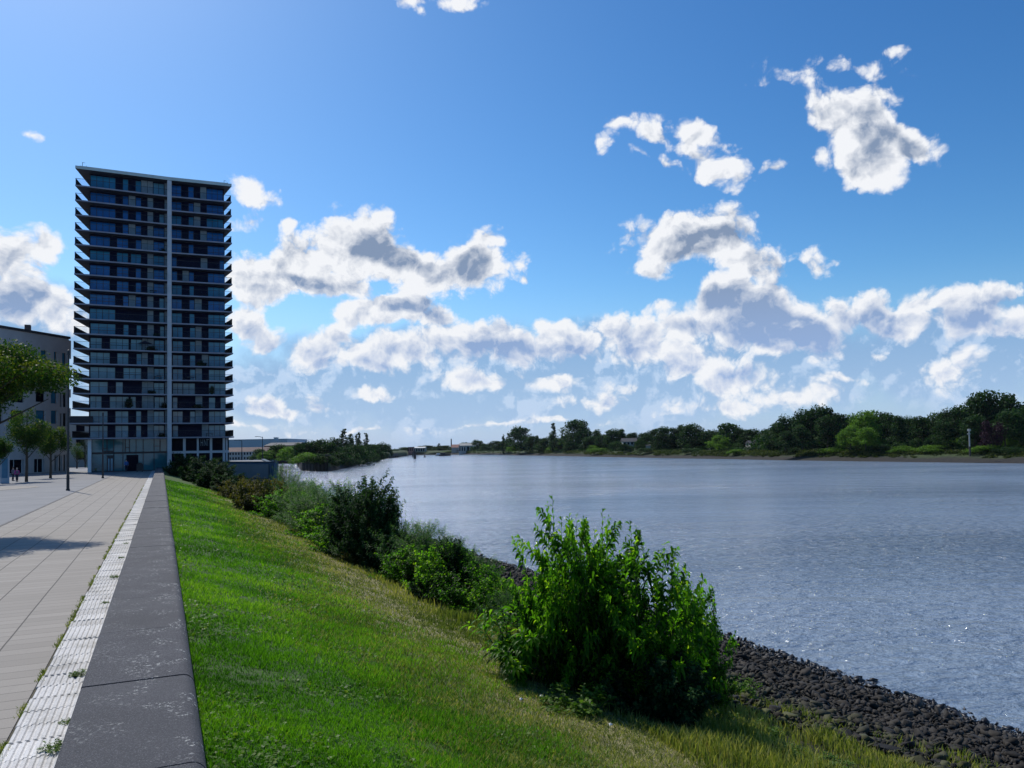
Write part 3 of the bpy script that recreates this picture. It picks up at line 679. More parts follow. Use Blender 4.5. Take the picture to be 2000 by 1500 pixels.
# ------------------------------------------------------------------ the residential building on the left
dl = 108.0
P1, zr = plan(134.5, 660, 122.0)
zR = float(zr); P0_ = plan_h(-2, 637.5, zR)
dirb = (P0_ - P1).normalized(); P2 = P1 + dirb * 30
nb = Vector((-dirb.y, dirb.x)); nb = nb if nb.y > 0 else -nb      # into the building
bd = thing('apartment_building', (P1.x, P1.y, 0), 'grey brown apartment building with deep window recesses and corner balconies beside the tower', 'building')
lb = lambda p: (p[0] - P1.x, p[1] - P1.y)
wallm = MB(); zf = lambda py, px=100, d=119.0: float(at_d(px, py, d).z)
cols = {}
c4 = lambda t: t / 3.75
def bh(px_, py=800): return hit_line(px_, py, P2, P1)
openings = []   # px0, px1, py top, py bottom
def zoom(x0_, x1_, y0_, y1_): openings.append((c4(x0_), c4(x1_), 560 + y0_ / 3.75, 560 + y1_ / 3.75))
for a_ in ((262, 333, 740, 840), (262, 333, 903, 1000), (373, 420, 748, 852), (373, 420, 905, 1002), (440, 456, 775, 880), (462, 490, 775, 880), (440, 456, 925, 1020), (462, 490, 925, 1020),
           (440, 456, 622, 728), (460, 480, 625, 732), (375, 392, 600, 695), (403, 420, 602, 700), (455, 488, 478, 585), (80, 180, 745, 842), (80, 180, 902, 1000), (-60, 20, 900, 992), (-60, 20, 742, 838),
           (150, 230, 590, 690), (300, 345, 460, 560), (180, 260, 450, 550), (20, 110, 430, 540), (395, 420, 470, 570), (50, 175, 1268, 1378), (250, 325, 1262, 1375), (400, 425, 1235, 1350), (432, 458, 1235, 1350), (465, 492, 1230, 1350), (-120, 20, 1268, 1380)):
    zoom(*a_)
FTH = .45
MB().prism([lb(q) for q in (P1 + nb * FTH, P2 + nb * FTH, P2 + nb * 14, P1 + nb * 14)][::-1] if False else [lb(q) for q in (P2 + nb * FTH, P1 + nb * FTH, P1 + nb * 14, P2 + nb * 14)], 0, zR - .02).obj('core', M['cladding'], bd)
# facade skin with real openings: vertical cuts at every opening edge, then horizontal bands
s_of = lambda q: (q - P1).dot(dirb)
ops = []
for x0_, x1_, y0_, y1_ in openings:
    qa, qb = bh(x0_, (y0_ + y1_) / 2), bh(x1_, (y0_ + y1_) / 2); dd = (Vector((qa.x, qa.y, 0)) - Vector((0, 0, 0))).length
    dep_a = Vector((qa.x, qa.y, 0)).dot(CF); zt_ = float(at_d((x0_ + x1_) / 2, y0_, dep_a).z); zb_ = float(at_d((x0_ + x1_) / 2, y1_, dep_a).z)
    ops.append((s_of(qb), s_of(qa), max(zb_, .1), zt_))
cuts = sorted(set([0.0, 30.0] + [c for o4 in ops for c in o4[:2]]))
for s0, s1 in zip(cuts[:-1], cuts[1:]):
    if s1 - s0 < 1e-4: continue
    sm = (s0 + s1) / 2; hs = sorted([(o4[2], o4[3]) for o4 in ops if o4[0] < sm < o4[1]])
    z = 0.0
    for h0, h1 in hs + [(zR, zR)]:
        if h0 - z > .02:
            a_, b_ = P1 + dirb * s0, P1 + dirb * s1
            wallm.prism([lb(q) for q in (b_, a_, a_ + nb * FTH, b_ + nb * FTH)], z, h0)
        z = max(z, h1)
wallm.obj('wall', M['stucco'], bd)
for s0, s1, z0, z1 in ops:
    a_, b_ = P1 + dirb * s0 + nb * (FTH - .06), P1 + dirb * s1 + nb * (FTH - .06)
    w = MB().prism([lb(q) for q in (b_, a_, a_ + nb * .05, b_ + nb * .05)], z0, z1).obj('window', M['glass_black'] if (z0 + s0) % 1 < .6 else M['glass_teal'], bd)
    f_ = MB(); L__ = s1 - s0; nn = max(1, round(L__ / 1.2))
    for i in range(nn + 1):
        c0 = P1 + dirb * (s0 + (L__ - .08) * i / nn) + nb * (FTH - .12); c1 = c0 + dirb * .08
        f_.prism([lb(q) for q in (c1, c0, c0 + nb * .058, c1 + nb * .058)], z0, z1)
    f_.obj('window_frame', M['white_metal'] if z0 < 3 else M['dark_metal'], w)
MB().prism([lb(q) for q in (P2 - nb * .25, P1 - nb * .25 - dirb * .1, P1 + nb * 14.2 - dirb * .1, P2 + nb * 14.2)], zR - .18, zR + .18).obj('roof', M['roof_dark'], bd)
ch = P1 + dirb * s_of(bh(85.5, 640)) + nb * 3; ch2 = lb(ch)
MB().box(ch2[0] - .38, ch2[0] + .38, ch2[1] - .5, ch2[1] + .5, zR, zR + 1.5).obj('chimney', M['brick_brown'], bd)
for yb, yt in ((664, 700), (722, 738), (760, 776), (797, 812), (843, 858)):
    z0 = zf(yb if False else max(yb, yt), 137, 122); z1 = zf(min(yb, yt), 137, 122)
    a_ = P1 + nb * .3; e = -dirb * .75
    MB().prism([lb(q) for q in (a_, a_ + e, a_ + e + nb * 4, a_ + nb * 4)], z0, z1).obj('balcony', M['stucco'], bd)

# ------------------------------------------------------------------ pale building beyond the gap
q0, q1 = at_d(138, 900, 165), at_d(185, 900, 165)
bb = thing('background_building', (q0.x, q0.y, 0), 'pale grey building glimpsed in the gap between the apartment building and the tower', 'building')
L__ = (q1 - q0).length
MB().box(-3, 22, 0, 12, 0, 10.3).obj('wall', M['render_grey'], bb)
for i in range(5):
    for j in range(3): MB().box(-2 + i * 3, -.4 + i * 3, -.05, 0.0, 1.6 + j * 3, 3.3 + j * 3).obj('window', M['glass_black'], bb)
MB().box(-3.2, 22.2, -.2, 12.2, 10.3, 10.6).obj('roof', M['roof_dark'], bb)
# quay wall crossing the end of the lawn
qa, qb = at_z(303, 901.5, 1.25), at_z(535.5, 901.5, 1.25)
qw = thing('quay_wall', (qa.x, qa.y, 0), 'tall blue grey concrete quay wall closing off the far end of the lawn', 'wall')
lq = lambda p: (p[0] - qa.x, p[1] - qa.y)
dq = (Vector((qb.x, qb.y)) - Vector((qa.x, qa.y))).normalized(); nq = Vector((-dq.y, dq.x)); nq = nq if nq.y > 0 else -nq
a_, b_ = Vector((qa.x, qa.y)), Vector((qb.x, qb.y))
MB().prism([lq(q) for q in (a_, b_, b_ + nq * .6, a_ + nq * .6)], -5, 1.15).obj('wall_body', M['quay'], qw)
MB().prism([lq(q) for q in (a_ - nq * .05, b_ - nq * .05 + dq * .05, b_ + nq * .65 + dq * .05, a_ + nq * .65)], 1.15, 1.25).obj('coping_slab', M['roof_dark'], qw)
rd = Vector((math.sin(R(5.5)), math.cos(R(5.5)))); rn = Vector((-rd.y, rd.x))
MB().prism([lq(q) for q in (b_ + rd * .65, b_ + rd * 60, b_ + rd * 60 + rn * .6, b_ + rd * .65 + rn * .6)], -5, 1.1).obj('wall_body', M['quay'], qw)
struct(MB().prism([(q.x, q.y) for q in (a_ + nq * .62 + dq * .1, b_ + rn * .7 + rd * .7, b_ + rd * 59 + rn * .7, b_ + rd * 59 + rn * 14, a_ + nq * .62 + rd * 3.5)], -1, .9).obj('quay_terrace', M['asphalt']))

# ------------------------------------------------------------------ tree kinds (leaf clumps over tapered trunks)
def clump_crown(seed, blobs, nleaf, size, flat=.9):
    """blobs: (x,y,z,rx,ry,rz) in a unit-high tree; leaves sit towards the outside of each clump"""
    r = np.random.default_rng(seed); bl = np.array(blobs, float); w = (bl[:, 3] * bl[:, 4] * bl[:, 5]) ** .66; w /= w.sum()
    k = r.choice(len(bl), nleaf, p=w); d = r.normal(size=(nleaf, 3)); d /= np.linalg.norm(d, axis=1)[:, None]
    rad = r.uniform(.12, 1.0, nleaf) ** .5 * (1 + .12 * r.normal(size=nleaf).clip(-1, 1.6)); c = bl[k, :3] + d * bl[k, 3:] * rad[:, None]
    n = d + r.normal(scale=flat, size=(nleaf, 3)); n /= np.linalg.norm(n, axis=1)[:, None]
    t = np.cross(n, r.normal(size=(nleaf, 3))); t /= np.linalg.norm(t, axis=1)[:, None]; b = np.cross(n, t)
    s = size * r.uniform(.6, 1.5, nleaf)[:, None]
    v = np.stack([c - t * s, c - b * s * .55, c + t * s, c + b * s * .55], 1).reshape(-1, 3)
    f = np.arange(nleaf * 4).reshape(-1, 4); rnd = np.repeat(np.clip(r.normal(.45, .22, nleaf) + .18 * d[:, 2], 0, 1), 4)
    return v, f, rnd
def blobs_round(seed, n=22, rx=.33, z0=.22, z1=.97, lean=0.0, taper=.5, br=.12):
    r = np.random.default_rng(seed); out = []
    for i in range(n):
        z = z0 + br * .8 + (z1 - z0 - br * 1.5) * (i + r.uniform(0, 1)) / n; u = (z - z0) / (z1 - z0)
        prof = math.sin(math.pi * (u ** taper * .86 + .10)) ** .7
        a = r.uniform(0, 2 * math.pi); q = rx * prof * math.sqrt(r.uniform(.15, 1)); s = br * r.uniform(.7, 1.35) * (1 if rx > .1 else 1.25 - .95 * u)
        out.append((q * math.cos(a) + lean * z, q * math.sin(a), z, s * 1.1, s * 1.1, s * (.85 if rx > .1 else 1.7)))
    return out
def make_kind(name, seed, mat, nleaf, size, trunk_r=.018, trunk_h=.5, **kw):
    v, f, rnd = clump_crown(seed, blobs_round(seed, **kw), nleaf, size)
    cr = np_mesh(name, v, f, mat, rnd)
    cr['w'] = float(np.percentile(np.abs(v[:, 0] - v[:, 0].mean()), 98) * 2); top = float(np.percentile(v[:, 2], 99.7)); cr['top'] = top
    b = MB(); r = random.Random(seed); ln = kw.get('lean', 0)
    b.tube([(0, 0, -.03), (ln * .2 + .01, 0, trunk_h * .5), (ln * trunk_h, .01, trunk_h)], [trunk_r, trunk_r * .75, trunk_r * .45], 7)
    for i in range(5):
        a = r.uniform(0, 6.28); z = trunk_h * r.uniform(.45, .95); q = kw.get('rx', .33) * .6
        b.tube([(ln * z, 0, z), (ln * z + q * .5 * math.cos(a), q * .5 * math.sin(a), z + .10), (ln * z + q * math.cos(a), q * math.sin(a), z + .24)], [trunk_r * .45, trunk_r * .3, trunk_r * .12], 5)
    tm = bpy.data.meshes.new('trunk'); tm.from_pydata(b.v, [], b.f); tm.materials.append(M['bark'])
    return cr, tm
KINDS = {}
for i in range(4): KINDS['round%d' % i] = make_kind('crown', 11 + i, M['leaf_far'], 5200, .024, rx=.40, n=34, z0=.0, br=.15)
for i in range(3): KINDS['light%d' % i] = make_kind('crown', 31 + i, M['leaf_far_light'], 4600, .024, rx=.38, n=30, z0=.06, br=.15)
for i in range(3): KINDS['tall%d' % i] = make_kind('crown', 41 + i, M['leaf_far'], 4600, .019, rx=.22, n=36, z0=.02, br=.11)
for i in range(3): KINDS['poplar%d' % i] = make_kind('crown', 51 + i, M['leaf_far'], 3000, .015, rx=.07, n=34, z0=.03, br=.06, lean=(.0, .06, -.03)[i])
for i in range(3): KINDS['bush%d' % i] = make_kind('crown', 61 + i, M['leaf_far'], 3600, .038, rx=.66, n=26, z0=-.08, br=.26, trunk_h=.3)
for i in range(2): KINDS['lbush%d' % i] = make_kind('crown', 71 + i, M['leaf_far_light'], 3200, .038, rx=.66, n=24, z0=-.08, br=.26, trunk_h=.3)
KINDS['purple0'] = make_kind('crown', 81, M['leaf_purple'], 2600, .03, rx=.5, n=18, z0=.0, br=.2, trunk_h=.3)
KINDS['amber0'] = make_kind('crown', 82, M['leaf_amber'], 2600, .03, rx=.5, n=18, z0=.0, br=.2, trunk_h=.3)
PROTO = {}
def tree(kind, p, h, wid, label, cat='tree', group=None, name=None):
    """h metres tall, wid metres wide"""
    cr, tm = KINDS[kind]; b = 'shrub' if 'bush' in kind else ('poplar_tree' if 'poplar' in kind else 'broadleaf_tree')
    sx = wid * (1.42 if kind[0] in 'rl' else 1.2) / cr['w']; h = h / cr['top']
    o = thing(name or b, p, label, cat, group, rz=random.Random(len(PROTO) * 3 + int(p[0])).uniform(0, 6.28), s=(sx, sx, h))
    link('crown', cr, o); link('trunk', tm, o); PROTO[len(PROTO)] = 1
    return o
def ground_at(px, py, z): q = at_z(px, py, z); return q

# ------------------------------------------------------------------ far banks
def bankmat(name, lowc, midc, grass1, grass2, z0, z1):
    m, G = newmat(name); p = pos(G); z = G.new('ShaderNodeSeparateXYZ', ins={0: p}).outputs[2]
    n = G.noise(p, .12, 5, .65); n2 = G.noise(p, .9, 4, .65)
    zz = G.m('ADD', z, G.m('MULTIPLY', G.m('SUBTRACT', n, .5), 2.2))
    gcol = G.mix(G.smooth(n2, .35, .65), grass1, grass2)
    low_ = G.mix(G.smooth(n2, .35, .65), lowc, midc)
    c = G.mix(G.smooth(zz, z0, z1), low_, gcol)
    finish(G, principled(G, c, .95, n2, .6, .3)); return m
M['far_bank'] = bankmat('far_bank_turf', (.012, .011, .009), (.028, .024, .017), (.02, .042, .008), (.05, .075, .014), -3.0, -1.9)
def shore_land(name, pts, prof, mat, side=1):
    """pts: shoreline pixels at water level; prof: (distance inland, height)"""
    P = [at_z(px, py, WZ) for px, py in pts]; V = [Vector((q.x, q.y)) for q in P]
    d = [];
    for i in range(len(V) - 1):
        nseg = max(1, int((V[i + 1] - V[i]).length / 9)); 
        for j in range(nseg): d.append(V[i].lerp(V[i + 1], j / nseg))
    d.append(V[-1]); vs = []; n_ = len(prof)
    for i, p in enumerate(d):
        t = (d[min(i + 2, len(d) - 1)] - d[max(i - 2, 0)]).normalized(); nn = Vector((-t.y, t.x)) * (side or 1)
        rad = p.normalized(); nn = (nn * .35 + rad * .65).normalized() if side else rad
        for k, (q, h) in enumerate(prof):
            w = (hash_noise(p.x, p.y, .07, 2 + k) - .5); x = p + nn * (q + (w * 3 if 0 < k < n_ - 1 else w * 1.2))
            vs.append((x.x, x.y, h + (w * .5 if k > 0 else 0)))
    i = (np.arange(len(d) - 1)[:, None] * n_ + np.arange(n_ - 1)[None]).ravel()
    f = np.stack([i, i + 1, i + n_ + 1, i + n_], 1) if side >= 0 else np.stack([i, i + n_, i + n_ + 1, i + 1], 1)
    return struct(link(name, np_mesh(name, vs, f, mat, smooth=True)))
shore_land('far_bank', [(2500, 917), (2250, 911), (2000, 905.5), (1850, 903.5), (1700, 901.5), (1600, 900), (1500, 898.5), (1400, 896.5), (1300, 895), (1200, 893), (1100, 891), (1020, 889.3), (960, 888.2), (900, 888), (840, 888.5), (770, 889.5), (700, 890)],
           [(-4, -4.6), (0, -3.85), (6, -3.0), (11, -2.1), (16, -1.3), (26, -.5), (60, .3), (400, 1.5), (900, 3)], M['far_bank'], side=-1)
shore_land('left_bank', [(641, 921), (660, 917.5), (700, 908), (735, 899), (748, 897), (775, 893.5), (795, 891)],
           [(-3, -4.6), (0, -3.85), (4, -3.1), (9, -1.6), (16, .2), (40, .8), (120, 1.2)], M['far_bank'], side=0)
shore_land('harbour_bank', [(380, 905), (440, 905), (505, 905), (570, 905), (592, 905.5)], [(0, -4.6), (.05, -.6), (6, -.1), (60, .3), (700, 1.5)], M['far_bank'], side=0)
# ---- the overgrown mole with its dark bulkhead
p0, p1 = at_z(589, 919.5, WZ), at_z(641, 920.5, WZ)
bk = thing('bulkhead', (p0.x, p0.y, WZ), 'dark rusty sheet pile bulkhead at the tip of the overgrown mole', 'bulkhead')
L2 = lambda q: (q[0] - p0.x, q[1] - p0.y)
u_ = Vector((p1.x - p0.x, p1.y - p0.y)).normalized(); vv = Vector((p0.x, p0.y)).normalized()
W_ = (p1 - p0).length; poly = []; 
for i in range(17): x = W_ * i / 16; poly.append((u_ * x - vv * (.35 if i % 2 else 0)))
left_back = at_z(580, 909, WZ)
poly += [u_ * W_ + vv * 40, Vector(L2(left_back))]
MB().prism([tuple(q) for q in poly], -1.5, 4.75).obj('sheet_pile_wall', M['sheet_pile'], bk)
MB().obox(tuple(-vv * .5 - u_ * .3), tuple(u_ * (W_ + .3) - vv * .5), .9, 4.75, 5.15).obj('capping_beam', M['timber'], bk)
MB().tube([tuple((u_ * W_ * .52 - vv * .5).to_3d()), tuple((u_ * W_ * .52 - vv * .5).to_3d() + Vector((0, 0, 4.9)))], .14, 6).obj('fender_post', M['timber'], bk)
struct(MB().prism([(p0.x + q.x, p0.y + q.y) for q in (Vector(L2(at_z(x_, y_, WZ))) for x_, y_ in ((592, 917), (638, 918), (656, 913.5), (700, 904.5), (744, 895.2), (738, 893.5), (572, 902.5), (584, 909)))], -4, .85).obj('mole_ground', M['far_bank']))
# trees on the mole: (bearing px, top px y, base px y, width px, distance m, kind, label)
def dtree(px, ytop, ybase, wpx, d, kind, label, cat='tree', group=None, zb=None):
    zt = at_d(px, ytop, d).z; q = at_d(px, ybase, d); h = zt - q.z
    if zb is not None: h = zt - zb; q = Vector((q.x, q.y, zb))
    return tree(kind, q, h, wpx * d / F_PX, label, cat, group)
MOLE = [
 (598, 884, 905, 44, 236, 'lbush0', 'light green creeper bush spilling over the dark bulkhead corner'),
 (628, 886, 905, 46, 238, 'bush1', 'mid green bush growing over the top of the dark bulkhead'),
 (660, 882, 912, 50, 250, 'bush0', 'dark bush just right of the bulkhead on the mole shore'),
 (584, 866, 908, 26, 262, 'round1', 'narrow green tree at the harbour corner of the mole'),
 (602, 861, 906, 40, 268, 'round0', 'dark round tree above the left end of the bulkhead'),
 (628, 859, 906, 42, 280, 'round1', 'dark domed tree above the right end of the bulkhead'),
 (648, 864, 908, 34, 270, 'round2', 'broad green tree behind the right end of the bulkhead'),
 (655, 855, 905, 26, 330, 'tall0', 'slim dark tree left of the tallest poplar on the mole'),
 (673, 838, 905, 22, 345, 'poplar0', 'tallest pointed poplar on the mole'),
 (680, 848, 905, 18, 352, 'poplar1', 'second pointed poplar leaning against the tallest one'),
 (664, 872, 910, 44, 275, 'bush1', 'broad round bush below the tallest poplar on the mole'),
 (690, 852, 900, 9, 390, 'poplar2', 'thin short poplar leftmost of the row of four on the mole'),
 (697, 848, 900, 11, 395, 'poplar0', 'thin poplar second in the row of four on the mole'),
 (705, 845, 900, 12, 400, 'poplar1', 'thin poplar third in the row of four on the mole'),
 (715, 846, 900, 14, 405, 'poplar0', 'thin poplar rightmost of the row of four on the mole'),
 (690, 868, 908, 46, 300, 'bush2', 'dense dark bush under the row of four poplars'),
 (712, 870, 905, 40, 340, 'bush0', 'dense dark bush right under the last poplar of the row'),
 (704, 880, 908, 44, 310, 'bush1', 'low dark bush near the waterline midway along the mole'),
 (682, 884, 911, 46, 285, 'bush2', 'low bushy scrub on the mud edge of the mole'),
 (728, 868, 899, 30, 420, 'round3', 'round tree in the thicket near the far end of the mole'),
 (740, 865, 898, 28, 440, 'round0', 'last round tree at the far end of the mole'),
 (722, 884, 903, 34, 370, 'bush0', 'low dark bush by the water towards the far end of the mole'),
 (737, 882, 899, 24, 420, 'bush1', 'last low bush by the water at the far end of the mole')]
for a in MOLE: dtree(*a, group='trees and bushes on the mole')
# ---- harbour shore behind the quay wall
HARB = [(507, 877, 900, 26, 330, 'round1', 'dark round tree in front of the long grey harbour building'),
 (525, 880, 901, 30, 325, 'light0', 'pale green low tree right of the dark round one by the harbour building'),
 (548, 868, 901, 36, 330, 'round2', 'bushy green tree in front of the brown gabled shed'),
 (566, 872, 903, 32, 310, 'light2', 'pale tree between the brown shed and the mole'),
 (536, 872, 900, 22, 345, 'round3', 'small dark tree left of the bushy one by the brown shed'),
 (576, 884, 905, 20, 300, 'bush0', 'small dark bush at the harbour corner below the pale tree')]
for a in HARB: dtree(*a, group='trees along the harbour shore')
def house(name, label, px0, px1, yt, yb, d, depth, wall, roofm=None, pitch=0.0, windows=0, rows=1, cat='building', rot=0.0, wmat='glass_black', over=.3):
    q0, q1 = at_d(px0, yb, d), at_d(px1, yb, d); zt = at_d((px0 + px1) / 2, yt, d).z; zb = min(q0.z, q1.z) - 1.0; L_ = (q1 - q0).length
    o = thing(name, (q0.x, q0.y, zb), label, cat, rz=math.atan2(q1.y - q0.y, q1.x - q0.x) + rot); H_ = zt - zb; hw = H_ - pitch
    MB().box(0, L_, 0, depth, 0, hw).obj('wall', M[wall], o)
    rm = M[roofm or 'roof_dark']; b = MB()
    if pitch > 0:
        e = over; b.add([(-e, -e, hw), (L_ + e, -e, hw), (L_ + e, depth + e, hw), (-e, depth + e, hw), (-e, depth / 2, H_), (L_ + e, depth / 2, H_)], [(0, 1, 5, 4), (2, 3, 4, 5), (1, 2, 5), (3, 0, 4), (3, 2, 1, 0)])
    else: b.box(-over, L_ + over, -over, depth + over, hw, hw + .35)
    b.obj('roof', rm, o)
    if windows:
        for r_ in range(rows):
            for i in range(windows):
                w = L_ / windows; z0 = (hw - 1.0) * (r_ + .38) / rows + .9
                MB().box(i * w + w * .25, i * w + w * .75, -.06, .0, z0, z0 + (hw - 1) / rows * .5).obj('window', M[wmat], o)
    return o
house('warehouse_hall', 'huge pale blue flat hall across the harbour behind the grey building', 440, 561, 858.5, 898, 620, 60, 'hall', 'hall')
house('harbour_building', 'long grey rendered harbour building with rows of windows beyond the quay wall', 430, 520, 873.5, 899.5, 380, 18, 'render_grey', 'brick_brown', 2.2, 16, 2)
house('brick_shed', 'brown brick shed with a shallow gable across the harbour', 516, 579, 864, 899.5, 400, 25, 'brick_brown', 'roof_dark', 1.6)
house('harbour_kiosk', 'small pale vent block standing on the roof of the blue hall', 535, 540, 855, 859.5, 610, 5, 'hall', 'hall')
# harbour far wall (sheet piles) and jetty at the end of the mole
q0, q1 = at_z(540, 904.5, WZ), at_z(588, 905.5, WZ)
hw = thing('harbour_wall', (q0.x, q0.y, WZ), 'dark sheet pile wall edging the far side of the harbour basin', 'wall')
MB().obox((0, 0), (q1.x - q0.x, q1.y - q0.y), 1.5, -1, 3.6).obj('wall_body', M['timber'], hw)
q0, q1 = at_z(746, 896.3, WZ), at_z(778, 893.3, WZ)
jt = thing('jetty', (q0.x, q0.y, WZ), 'low dark jetty running into the river off the end of the mole', 'jetty')
MB().obox((0, 0), (q1.x - q0.x, q1.y - q0.y), 14, 1.2, 3.3).obj('deck', M['timber'], jt)
for i in range(7):
    p = (q1 - q0) * ((i + .1) / 6.3); MB().tube([(p.x, p.y, -1), (p.x, p.y, 1.4)], .5, 6).obj('pile', M['timber'], jt)
    if i in (1, 4): pass
dtree(757, 868, 893, 16, 560, 'round1', 'dark tree standing behind the jetty', group=None)
dtree(750, 876, 893, 12, 540, 'bush1', 'small dark bush at the landward end of the jetty')

# ------------------------------------------------------------------ far bank: town, trees and bushes, left to right
FARB = [ # px, top, base, width, distance, kind, label
 (772, 877, 888, 22, 800, 'bush0', 'low dark trees far upriver just right of the jetty end'),
 (790, 873.5, 888, 26, 820, 'round1', 'far tree left of the red roofed houses upriver'),
 (806, 874, 888, 20, 900, 'round2', 'far tree rising behind the red roofed houses'),
 (826, 870, 888, 20, 880, 'round0', 'far tree right of the red roofed houses upriver'),
 (838, 870, 888, 18, 860, 'tall0', 'far slim tree in the middle of the distant shore'),
 (850, 872, 888, 22, 850, 'round2', 'far rounded tree straight above the moored boat'),
 (858, 866, 888, 9, 840, 'poplar0', 'far pointed tree between the moored boat and the mast'),
 (868, 870, 888, 24, 840, 'round3', 'far tree left of the thin chimney mast'),
 (893, 870, 888, 20, 830, 'round1', 'far tree right of the thin chimney mast'),
 (912, 864, 888, 26, 800, 'round2', 'far dark tree rising beyond the pale houses'),
 (900, 879, 889, 12, 760, 'bush1', 'small far bush below the pale houses'),
 (846, 881, 889, 22, 780, 'lbush0', 'low pale bush on the distant shore behind the boat'),
 (815, 882, 889, 22, 790, 'lbush1', 'low pale bush on the distant shore behind the mooring piles'),
 (878, 882, 889, 26, 770, 'lbush0', 'low pale bush on the distant shore below the mast'),
 (934, 859, 889, 20, 690, 'round0', 'dark rounded tree starting the thicket where the river bends'),
 (948, 867, 889, 20, 680, 'round3', 'dark tree second in the thicket at the river bend'),
 (968, 861, 889, 26, 650, 'round1', 'broad dark tree left of the two pointed poplars at the bend'),
 (981, 853, 889, 9, 640, 'poplar1', 'shorter pointed poplar left of the big round tree at the bend'),
 (985, 849, 889, 8, 645, 'poplar2', 'thin middle poplar left of the big round tree at the bend'),
 (993, 846, 889, 12, 630, 'poplar0', 'taller pointed poplar left of the big round tree at the bend'),
 (1018, 833, 888, 38, 600, 'round2', 'big fan shaped round tree by the river bend'),
 (1040, 852, 889, 24, 580, 'round3', 'dark tree right of the fan shaped round tree'),
 (1051, 851, 889, 14, 570, 'tall1', 'slim conical tree between the round tree and the tall poplar'),
 (1064, 854, 890, 26, 560, 'round0', 'dense dark tree left of the tall narrow poplar'),
 (1079, 827, 890, 15, 540, 'poplar1', 'tall narrow leaning poplar standing alone above the bank'),
 (1092, 856, 890, 28, 530, 'round1', 'dense dark tree right of the tall narrow poplar'),
 (1108, 850, 890, 26, 525, 'round2', 'green tree tucked against the left of the broad great tree'),
 (1126, 820, 890, 54, 520, 'round3', 'broad great domed tree, the largest at midstream'),
 (1129, 846, 890, 13, 505, 'tall2', 'pale slim tree in front of the broad great tree'),
 (1113, 862, 890, 22, 505, 'bush0', 'bush at the left foot of the broad great tree'),
 (1153, 852, 891, 30, 480, 'round0', 'round tree right of the broad great tree'),
 (1165, 839, 890, 20, 485, 'tall0', 'taller tree behind the round tree right of the great one'),
 (1178, 848, 891, 26, 470, 'round1', 'green tree third right of the broad great tree'),
 (1198, 838, 890, 30, 460, 'round2', 'bushy tree left of the bare topped tree'),
 (1217, 838, 890, 22, 455, 'tall1', 'thin crowned tree by the bungalow with the pale wall'),
 (1237, 845, 890, 28, 450, 'round3', 'dark round tree over the bungalow roof'),
 (1262, 843, 890, 28, 440, 'round0', 'rounded tree right of the bungalow'),
 (1252, 858, 890, 22, 425, 'bush0', 'dark bush right of the bungalow'),
 (1203, 862, 891, 22, 430, 'bush1', 'dark bush left of the bungalow'),
 (1280, 838, 889, 26, 425, 'tall2', 'tall tree at the left of the black wooded block'),
 (1301, 833, 892, 36, 390, 'tall0', 'near black square crowned tree left of the timber channel pole'),
 (1318, 836, 892, 32, 385, 'tall1', 'near black tree touching the timber channel pole'),
 (1352, 828, 892, 44, 375, 'round1', 'large black crowned tree right of the timber channel pole'),
 (1330, 830, 890, 20, 395, 'tall2', 'slim dark tree right behind the timber channel pole'),
 (1384, 840, 890, 44, 370, 'round2', 'broad dark tree second right of the timber channel pole'),
 (1425, 827, 890, 50, 360, 'round3', 'spreading dark tree with a flat top third right of the timber pole'),
 (1405, 850, 893, 30, 335, 'light0', 'small pale round tree in front of the spreading dark one'),
 (1450, 836, 890, 34, 355, 'round0', 'rounded tree left of the white gabled cottage'),
 (1470, 838, 890, 36, 350, 'round1', 'dark tree standing behind the white gabled cottage'),
 (1496, 838, 891, 30, 330, 'round2', 'medium dark tree right of the white gabled cottage')]
for a in FARB: dtree(*a, group='trees along the far bank', zb=0.0)
